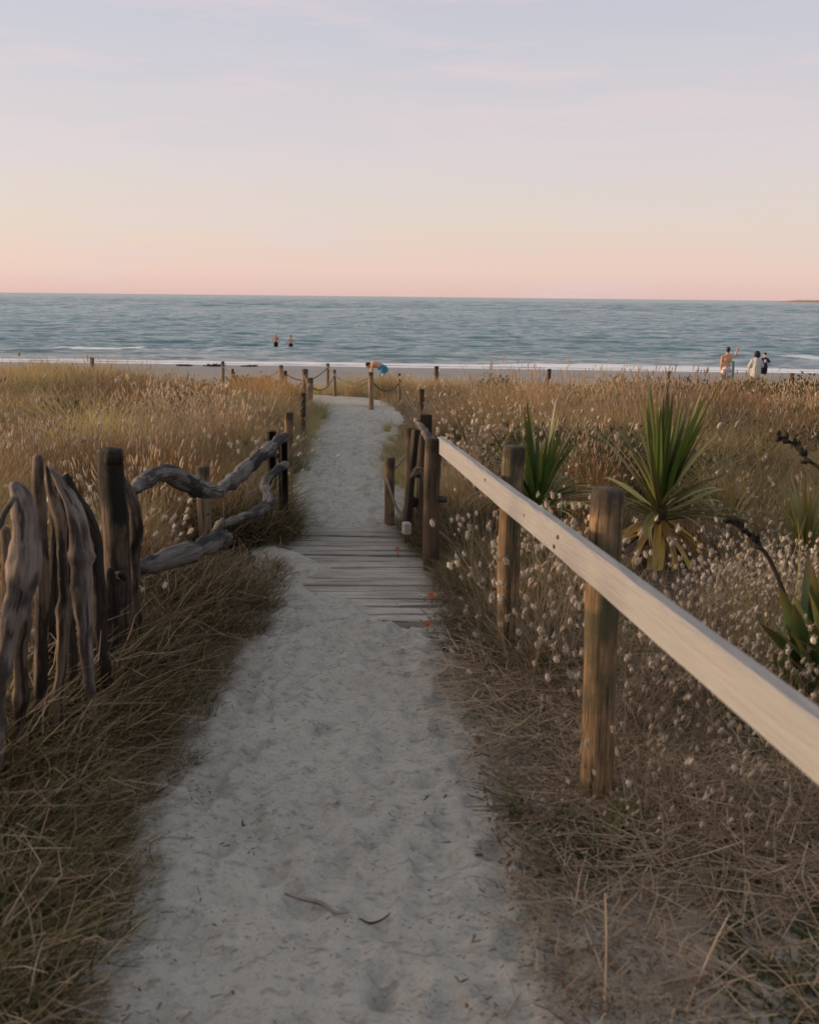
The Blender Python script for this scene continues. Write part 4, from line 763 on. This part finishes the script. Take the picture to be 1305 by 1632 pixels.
flax_stalk([(1163, 829), (1185, 846), (1208, 868), (1226, 893), (1250, 950), (1285, 1060)], [3.95, 3.92, 3.9, 3.87, 3.82, 3.75], 'dark flax seed stalk with pods rising from the flax clump', 8)

# ------------------------------------------------------------------ flowers, twigs and bits on the path
M['petal'] = leaf_mat('orange_petal', (.50, .15, .06), (.43, .12, .05), (.45, .16, .07), .3)
def flower(px, py, label, s=1.):
    g = on_ground(px, py+14); root = empty('orange_flower', tuple(g), label, 'flower', 'orange flowers along the right edge of the boardwalk'); top = aty(px, py, g.y)-root.location; mb = MB()
    tube(mb, [(0, 0, -.01), (top.x*.3, 0, top.z*.6), tuple(top)], .0022, 6); mb.build('stem', M['leafolive'], root)
    pm = leaf_mesh('petal', .026*s, .016*s, .5, M['petal'], 0, .2, 4)
    for i in range(9): o = link('petal', pm, root); o.matrix_local = Matrix.Translation(top) @ Matrix.Rotation(.5, 4, 'X') @ Matrix.Rotation(i*.698, 4, 'Z') @ Matrix.Rotation(.9, 4, 'Y')
    mb = MB(); tube(mb, [top+Vector((0, 0, -.004)), top+Vector((0, -.002, .004)), top+Vector((0, -.004, .009))], [.006, .008, .004], 8); mb.build('flower_centre', M['petal'], root)
flower(634, 876, 'single small orange flower over the boards beside the dark frame', .8)
flower(688, 950, 'larger orange flower hanging at the boardwalk edge by the last post', 1.15)
flower(681, 996, 'orange flower lowest at the path edge below the boards', 1.)
def lying(name, pts, r, mat, label, cat, lift=.012):
    P = []
    for px, py in pts: q = on_ground(px, py); P.append((q.x, q.y, q.z+lift+.012))
    mb = MB(); C = spline(P, 22); tube(mb, C, np.concatenate([np.linspace(r*.6, r, 8), np.linspace(r, r*.35, 14)]), 8, .25, pts[0][0]*.01, squash=.6); return tag(mb.build(name, M[mat]), label, cat)
lying('dry_leaf', [(455, 1438), (480, 1446), (510, 1455), (535, 1466), (556, 1468)], .0085, 'palestake', 'curled pinkish dry leaf strip lying across the near path', 'dry leaf', .006)
lying('twig', [(572, 1478), (590, 1483), (612, 1474), (634, 1452)], .003, 'stakewood', 'thin dark curved twig on the near sand', 'twig', .004)
lying('twig', [(396, 955), (404, 962), (420, 972), (432, 984)], .007, 'palestake', 'pale bare root by the left edge of the path', 'twig', .03)
lying('twig', [(378, 985), (388, 976), (396, 960), (408, 952)], .006, 'palestake', 'forked pale twig against the left grass tuft', 'twig', .03)
lying('wood_chip', [(296, 914), (312, 922), (326, 936)], .014, 'palestake', 'pale wood chip caught in the grass under the lower driftwood rail', 'wood chip', .12)
lying('driftwood_stick', [(930, 603), (936, 602), (944, 603)], .05, 'darkwood', 'dark driftwood lump on the beach beyond the right field', 'driftwood', .0)
def pebble(px, py, s, label):
    g = on_ground(px, py); mb = MB(); P = [(-s+2*s*i/6, 0, 0) for i in range(7)]; tube(mb, P, [s*.65*math.sqrt(max(.03, 1-((i-3)/3)**2)) for i in range(7)], 10, .2, px*.1, squash=.8)
    o = mb.build('pebble', plain('pale_pebble', (.38, .33, .29), .8)); o.location = g+Vector((0, 0, .018)); o.rotation_euler = (0, 0, px); tag(o, label, 'pebble')
pebble(613, 1587, .012, 'pale oval pebble near the bottom of the sand path')
pebble(502, 1233, .008, 'tiny dark pebble in the middle of the path')
def stalk(pts, Ys, w, label):
    P = spline([tuple(aty(x, y, Y)) for (x, y), Y in zip(pts, Ys)], 16); mb = MB(); tube(mb, P, np.linspace(w, w*.5, 16), 6, .1, pts[0][0]); return tag(mb.build('dry_stalk', M['strawstalk']), label, 'dry stalk', 'long dry stalks at the near right')
M['strawstalk'] = plain('straw_stalk', (.42, .32, .22), .8)
stalk([(963, 1640), (965, 1560), (966, 1480), (964, 1424)], [1.95, 2.0, 2.03, 2.06], .0028, 'upright straw stalk left of the others at the bottom right')
stalk([(1090, 1620), (1110, 1570), (1135, 1510), (1161, 1458)], [1.95, 2.02, 2.08, 2.12], .0035, 'thick straw stalk slanting to the right at the bottom')
stalk([(800, 1625), (830, 1580), (852, 1560), (856, 1515)], [1.95, 2.05, 2.08, 2.12], .0032, 'bent straw stalk with a kink at the right edge of the path')
def wrack():
    r = np.random.default_rng(44)
    for cx, cy, w, lab in ((338, 581.5, 26, 'dark clump of seaweed at the waterline left of the rope fence'), (398, 582, 24, 'low dark seaweed at the waterline right of the first rope post'), (295, 581, 26, 'flat dark strip of seaweed at the left waterline')):
        c = on_ground(cx, cy+2); root = empty('seaweed', tuple(c), lab, 'seaweed', 'seaweed clumps on the wet sand')
        for i in range(16):
            x = (r.random()-.5)*w*c.y/FPX*1.0; hgt = (.03+.12*r.random())*(.5 if cx != 338 else 1); mb = MB(); tube(mb, [(x, r.normal(0, .3), -.05), (x+r.normal(0, .1), r.normal(0, .3), hgt*.6), (x+r.normal(0, .25), r.normal(0, .3), hgt)], [.07, .05, .02], 7, .3, i); mb.build('frond', M['darkwood'], root)
wrack()

# ------------------------------------------------------------------ people
def skinmat(n, c): return plain(n, c, .55, .35, .06, 9)
def body(parts, name, mat, parent, voxel=.011, smooth=3):
    """parts: tapered limbs [(p, r), ...] and ellipsoids ('e', centre, radii, rotation); fused into one continuous surface"""
    mb = MB()
    for p in parts:
        if p[0] == 'e':
            c, rad = Vector(p[1]), p[2]; rot = p[3] if len(p) > 3 else Matrix.Identity(3); v = []; f = []
            for i in range(13):
                for j in range(18):
                    a = math.pi*i/12; b_ = 2*math.pi*j/18; v.append(c+rot @ Vector((rad[0]*max(math.sin(a), .02)*math.cos(b_), rad[1]*max(math.sin(a), .02)*math.sin(b_), -rad[2]*math.cos(a))))
            f = [(i*18+j, i*18+(j+1) % 18, (i+1)*18+(j+1) % 18, (i+1)*18+j) for i in range(12) for j in range(18)] + [tuple(range(18))[::-1], tuple(12*18+j for j in range(18))]; mb.add(v, f)
        else:
            P = [Vector(q[0]) for q in p]; rr = [q[1] for q in p]; n = max(6, len(P)*5); A = spline([tuple(q)+(r_,) for q, r_ in zip(P, rr)], n) if len(P) > 2 else np.column_stack([np.linspace(P[0], P[1], n), np.linspace(rr[0], rr[1], n)])
            tube(mb, A[:, :3], A[:, 3], 12)
            for q, r_ in ((P[0], rr[0]), (P[-1], rr[-1])):
                v = []; 
                for i in range(9):
                    for j in range(12): a = math.pi*i/8; b_ = 2*math.pi*j/12; v.append(q+Vector((r_*max(math.sin(a), .03)*math.cos(b_), r_*max(math.sin(a), .03)*math.sin(b_), -r_*math.cos(a))))
                mb.add(v, [(i*12+j, i*12+(j+1) % 12, (i+1)*12+(j+1) % 12, (i+1)*12+j) for i in range(8) for j in range(12)] + [tuple(range(12))[::-1], tuple(96+j for j in range(12))])
    o = mb.build(name, mat, parent); md = o.modifiers.new('fuse', 'REMESH'); md.mode = 'VOXEL'; md.voxel_size = voxel; md.use_smooth_shade = True
    ms = o.modifiers.new('soften', 'SMOOTH'); ms.iterations = smooth; ms.factor = .5; return o
def hand(w, d, palm_n, s=1.):
    """palm, four fingers and a thumb from the wrist w along d"""
    w, d, n = Vector(w), Vector(d).normalized(), Vector(palm_n).normalized(); x = d.cross(n).normalized(); out = [[(w, .024*s), (w+d*.045*s, .030*s), (w+d*.085*s, .028*s)]]
    for i, L in enumerate((.068, .078, .072, .056)):
        k = w+d*.085*s+x*(.030-.02*i)*s; m = k+(d+n*.25).normalized()*L*.5*s; out.append([(k, .0105*s), (m, .0095*s), (m+(d+n*.8).normalized()*L*.5*s, .008*s)])
    k = w+d*.02*s+x*.028*s; m = k+(d*.6+x).normalized()*.035*s; out.append([(k, .013*s), (m, .0115*s), (m+(d+n*.4).normalized()*.032*s, .0095*s)]); return out
def head(c, f, s=1., tilt=0.):
    """skull, jaw, nose, ears; f faces forward"""
    c, f = Vector(c), Vector(f).normalized(); up = Vector((0, 0, 1)); up = (up-f*up.dot(f)).normalized(); x = f.cross(up); rot = Matrix((x, f, up)).transposed()
    P = lambda a, b_, z: c+(x*a+f*b_+up*z)*s
    return [('e', P(0, -.01, .02), (.073*s, .092*s, .10*s), rot), ('e', P(0, .028, -.055), (.052*s, .058*s, .062*s), rot), [(P(0, .088, .005), .009*s), (P(0, .104, -.025), .014*s)], ('e', P(.074, -.005, -.01), (.012*s, .022*s, .032*s), rot), ('e', P(-.074, -.005, -.01), (.012*s, .022*s, .032*s), rot),
            [(P(-.03, .083, .022), .010*s), (P(.03, .083, .022), .010*s)], [(P(-.02, .083, -.062), .009*s), (P(.02, .083, -.062), .009*s)]]
def eyes(root, c, f, s=1.):
    c, f = Vector(c), Vector(f).normalized(); up = Vector((0, 0, 1)); up = (up-f*up.dot(f)).normalized(); x = f.cross(up); mb = MB()
    for a in (-.03, .03): q = c+(x*a+f*.087)*s; tube(mb, [q-x*.010*s, q, q+x*.010*s], [.004, .008, .004], 8)
    return mb
def leg(hip, knee, ankle, toe, s=1.):
    return [[(hip, .088*s), (Vector(hip).lerp(Vector(knee), .5), .074*s), (knee, .054*s), (Vector(knee).lerp(Vector(ankle), .35), .054*s), (ankle, .036*s)], [(ankle, .038*s), (Vector(ankle).lerp(Vector(toe), .5)+Vector((0, 0, -.03)), .036*s), (toe, .024*s)], [(Vector(ankle)+Vector((0, .02, -.04)), .034*s), (Vector(ankle).lerp(Vector(toe), .3)+Vector((0, 0, -.045)), .034*s)]]
def arm(sh, el, wr, s=1.): return [[(sh, .050*s), (Vector(sh).lerp(Vector(el), .5), .044*s), (el, .036*s), (Vector(el).lerp(Vector(wr), .35), .036*s), (wr, .025*s)]]
def torso(wid=1., s=1.):
    return [('e', (0, 0, .93*s), (.165*wid*s, .115*s, .12*s)), ('e', (0, 0, 1.10*s), (.145*wid*s, .10*s, .17*s)), ('e', (0, .0, 1.29*s), (.175*wid*s, .112*s, .17*s)), [((-.155*wid*s, 0, 1.40*s), .06*s), ((0, 0, 1.44*s), .075*s), ((.155*wid*s, 0, 1.40*s), .06*s)], [((0, -.005, 1.44*s), .062*s), ((0, .012, 1.56*s), .055*s)]]
SKA = skinmat('tanned_skin', (.52, .27, .16)); SKB = skinmat('pale_skin', (.56, .34, .25)); SKC = skinmat('ruddy_skin', (.50, .22, .15)); HAIR = plain('dark_hair', (.018, .013, .010), .6); EYE = plain('eye_dark', (.03, .02, .015), .3)
def place(root, px, head_py, Y, H):
    q = aty(px, head_py, Y); root.location = (q.x, Y, q.z-H)
def person(label, px, head_py, Y, H, rz, group): root = empty('person', (0, 0, 0), label, 'person', group); place(root, px, head_py, Y, H); root.rotation_euler = (0, 0, rz); return root
GB = 'people on the beach and in the sea'
# 1 man, bare back, arm raised towards the water, patterned trunks
def man():
    f = Vector((.75, .65, 0)); root = person('person with a bare back and patterned swim trunks, one arm raised to the right', 1160, 553, 39, 1.78, R(0), GB); hc = (.02, .02, 1.665)
    P = torso(1.05)+head(hc, f)+leg((-.09, 0, .92), (-.10, .02, .50), (-.11, -.02, .085), (-.10, .15, .03))+leg((.09, 0, .92), (.11, .03, .50), (.12, 0, .085), (.15, .16, .03))
    P += arm((-.20, 0, 1.40), (-.235, -.02, 1.13), (-.20, .08, .90))+hand((-.20, .08, .90), (.05, .1, -1), (1, 0, 0)) + arm((.20, .02, 1.41), (.36, .16, 1.45), (.40, .16, 1.66))+hand((.40, .16, 1.66), (.45, .25, .6), (0, 1, -.3))
    body(P, 'body', SKA, root)
    m, nt = newmat('patterned_trunks'); k = NT(nt); t = k.n('TexCoord').outputs['Object']; v = k.n('TexVoronoi', {'Vector': t, 'Scale': 13.}); n = k.rng(v.outputs['Distance'], .25, .4)
    c = k.mix(n, (.5, .12, .16), (.65, .60, .62)); c = k.mix(k.rng(k.noise(t, 9, 2), .5, .56), c, (.05, .06, .13)); k.out(k.n('BsdfPrincipled', {'Base Color': c, 'Roughness': .8}).outputs[0])
    body([('e', (0, 0, .94), (.185, .135, .12))]+[[((sx*.09, 0, .90), .112), ((sx*.105, .015, .68), .108), ((sx*.11, .02, .56), .104)] for sx in (-1, 1)], 'swim_trunks', m, root, .014)
    body([('e', (hc[0]-.01, hc[1]-.018, hc[2]+.042), (.082, .098, .085)), ('e', (hc[0]-.03, hc[1]-.045, hc[2]-.01), (.068, .06, .08))], 'hair', HAIR, root, .012)
    eyes(root, hc, f).build('eyes', EYE, root)
    # towel hung over the far forearm side, at the right hip
    mb = MB(); w = []; v = []
    n, mm = 12, 10
    for i in range(n+1):
        for j in range(mm+1):
            t_, u = i/n, j/mm; v.append((.20+.11*u+.05*t_+.012*math.sin(u*14+t_*2), .06+.03*math.sin(u*9)+.05*u, 1.24-.80*t_*(1-.12*u)))
    fq = [(i*(mm+1)+j, i*(mm+1)+j+1, (i+1)*(mm+1)+j+1, (i+1)*(mm+1)+j) for i in range(n) for j in range(mm)]
    o = mb.add(v, fq).build('towel', plain('green_towel', (.16, .30, .26), .95)); sd_ = o.modifiers.new('thick', 'SOLIDIFY'); sd_.thickness = .012; o.location = root.location; tag(o, 'grey green towel hanging at the right hip of the bare backed person', 'towel')
man()
def woman():
    f = Vector((-.35, 1, 0)); root = person('person with dark curly hair in a loose light grey top and dark red shorts', 1206, 561, 40, 1.66, R(0), GB); s = .94; hc = (0, .02, 1.56)
    P = torso(.9, s)+head(hc, f, .97)+leg((-.085, 0, .86), (-.11, .02, .47), (-.14, -.05, .085), (-.15, .12, .03), .95)+leg((.085, 0, .86), (.10, .03, .47), (.09, .02, .085), (.11, .19, .03), .95)
    P += arm((-.17, 0, 1.31), (-.26, .02, 1.06), (-.22, .14, .88), .85)+hand((-.22, .14, .88), (.1, .4, -.8), (1, 0, 0), .9)+arm((.17, 0, 1.31), (.26, .06, 1.08), (.20, .22, 1.02), .85)+hand((.20, .22, 1.02), (-.3, .8, .2), (0, 0, 1), .9)
    body(P, 'body', SKB, root); g = plain('light_grey_cotton', (.46, .45, .43), .95)
    body([('e', (0, 0, 1.22), (.20, .15, .17)), [((0, 0, 1.30), .16), ((0, 0, 1.05), .19), ((0, 0, .80), .215)], [((-.15, 0, 1.32), .075), ((-.25, .01, 1.10), .085)], [((.15, 0, 1.32), .075), ((.25, .05, 1.12), .085)]], 'loose_top', g, root, .016)
    body([[((sx*.08, 0, .82), .115), ((sx*.10, .01, .60), .112)] for sx in (-1, 1)], 'shorts', plain('dark_red_cloth', (.11, .02, .022), .9), root, .015)
    body([('e', (0, -.02, 1.60), (.12, .125, .12)), ('e', (.03, -.06, 1.53), (.10, .09, .10)), ('e', (-.06, -.03, 1.55), (.07, .09, .09))], 'hair', HAIR, root, .016); eyes(root, hc, f, .97).build('eyes', EYE, root)
woman()
def teen():
    f = Vector((.1, 1, 0)); root = person('person in a navy T-shirt with a pale print, navy shorts and a dark cap', 1219, 562, 55, 1.45, R(0), GB); s = .80; hc = (0, .02, 1.345)
    P = torso(.95, s)+head(hc, f, .93)+leg((-.075, 0, .74), (-.08, .02, .40), (-.08, -.02, .08), (-.09, .13, .03), .82)+leg((.075, 0, .74), (.085, .02, .40), (.09, 0, .08), (.11, .15, .03), .82)
    P += arm((-.16, 0, 1.11), (-.25, .02, .93), (-.15, .14, .86), .78)+hand((-.15, .14, .86), (.8, .4, .0), (0, 0, 1), .85)+arm((.16, 0, 1.11), (.27, .0, .95), (.22, .06, .78), .78)+hand((.22, .06, .78), (0, .2, -1), (-1, 0, 0), .85)
    body(P, 'body', SKB, root); nv = plain('navy_cloth', (.014, .018, .04), .9)
    sh = body([('e', (0, 0, 1.04), (.18, .125, .15)), [((0, 0, 1.08), .135), ((0, 0, .88), .15), ((0, 0, .72), .155)], [((-.14, 0, 1.11), .065), ((-.235, .02, .96), .068)], [((.14, 0, 1.11), .065), ((.25, 0, .97), .068)]], 'tee_shirt', nv, root, .014)
    body([[((sx*.075, 0, .72), .105), ((sx*.085, .01, .50), .105), ((sx*.085, .015, .36), .10)] for sx in (-1, 1)], 'shorts', plain('black_navy_cloth', (.010, .012, .022), .9), root, .014)
    body([('e', (0, -.01, 1.395), (.078, .096, .075)), ('e', (.01, .12, 1.375), (.06, .06, .012))], 'cap', plain('cap_cloth', (.012, .012, .02), .9), root, .012); eyes(root, hc, f, .93).build('eyes', EYE, root)
    mb = MB(); v = []; n = 8
    for i in range(n+1):
        for j in range(n+1): u, t_ = j/n*2-1, i/n*2-1; v.append((u*.085*(1-.45*abs(t_)), -.165+.05*u*u+.0*t_, 1.0+t_*.085))
    mb.add(v, [(i*(n+1)+j, i*(n+1)+j+1, (i+1)*(n+1)+j+1, (i+1)*(n+1)+j) for i in range(n) for j in range(n)]); mb.build('shirt_print', plain('pale_print', (.55, .42, .46), .9), sh)
teen()
def bather(label, px, hy, skin, cloth, hairc, arms, seed):
    f = Vector((.1*seed, 1, 0)); root = person(label, px, hy, 92, 1.75, R(8*seed), GB); hc = (0, .02, 1.64)
    P = torso(1.05)+head(hc, f)+leg((-.09, 0, .92), (-.10, .02, .50), (-.10, -.02, .085), (-.1, .15, .03))+leg((.09, 0, .92), (.11, .03, .50), (.11, 0, .085), (.13, .16, .03))
    for sx in (-1, 1): el, wr = (sx*.34, -.02, 1.17), arms(sx); P += arm((sx*.20, 0, 1.40), el, wr)+hand(wr, (-sx*.3, .3, -.6), (-sx, 0, 0))
    body(P, 'body', skin, root); body([('e', (0, 0, .95), (.185, .135, .12))]+[[((sx*.09, 0, .88), .112), ((sx*.105, .015, .64), .106)] for sx in (-1, 1)], 'swim_trunks', cloth, root, .014)
    if hairc: body([('e', (0, -.012, 1.69), (.080, .098, .075)), ('e', (0, -.045, 1.64), (.07, .06, .08))], 'hair', hairc, root, .012)
    eyes(root, hc, f).build('eyes', EYE, root); return root
bather('sunburnt bald person wading thigh deep in dark trunks, left of the pair', 439.5, 532, SKC, plain('black_trunks', (.015, .008, .014), .8), plain('cropped_pale_hair', (.45, .34, .26), .8), lambda sx: (sx*.24, .10, .98), -1)
bt = bather('dark haired person wading thigh deep in black trunks, right of the pair', 463.5, 534.5, SKB, plain('dark_trunks', (.016, .012, .012), .8), HAIR, lambda sx: (sx*.24, .14, 1.0), 1)
def bender():
    root = person('person bending forward to the left in bright blue shorts by the rope post', 603, 576, 39, 1.16, R(0), GB)
    hc = Vector((-.40, 0, 1.0)); f = Vector((-.55, -.1, -.85)); hip = Vector((.20, 0, .86))
    P = [('e', hip, (.14, .165, .14)), [(hip, .14), (Vector((.02, 0, 1.0)), .135), (Vector((-.16, 0, 1.04)), .14), (Vector((-.25, 0, 1.02)), .11)], [((-.22, -.17, 1.02), .06), ((-.24, 0, 1.05), .075), ((-.22, .17, 1.02), .06)], [((-.25, 0, 1.03), .06), ((-.36, 0, 1.01), .052)]]+head(hc, f)
    for sy in (-1, 1): P += leg((.20, sy*.09, .84), (.06, sy*.11, .47), (.16, sy*.11, .085), (-.02, sy*.13, .03))
    P += arm((-.23, -.20, 1.02), (-.27, -.22, .72), (-.33, -.16, .50))+hand((-.33, -.16, .50), (-.2, .1, -1), (0, 1, 0))+arm((-.23, .20, 1.02), (-.25, .22, .74), (-.33, .14, .50))+hand((-.33, .14, .50), (-.2, -.1, -1), (0, -1, 0))
    body(P, 'body', SKA, root)
    body([('e', hip+Vector((.01, 0, -.01)), (.18, .20, .16)), [((.10, 0, .93), .15), ((.20, 0, .86), .175)]]+[[((.19, sy*.09, .80), .125), ((.13, sy*.105, .64), .12), ((.09, sy*.11, .54), .115)] for sy in (-1, 1)], 'shorts', plain('bright_blue_cloth', (.012, .17, .27), .75), root, .014)
    up = (Vector((0, 0, 1))-f.normalized()*Vector((0, 0, 1)).dot(f.normalized())).normalized(); f = f.normalized()
    body([('e', hc+up*.045-f*.02, (.085, .095, .085)), ('e', hc-f*.06, (.075, .08, .075))], 'hair', HAIR, root, .012); eyes(root, hc, f).build('eyes', EYE, root)
bender()
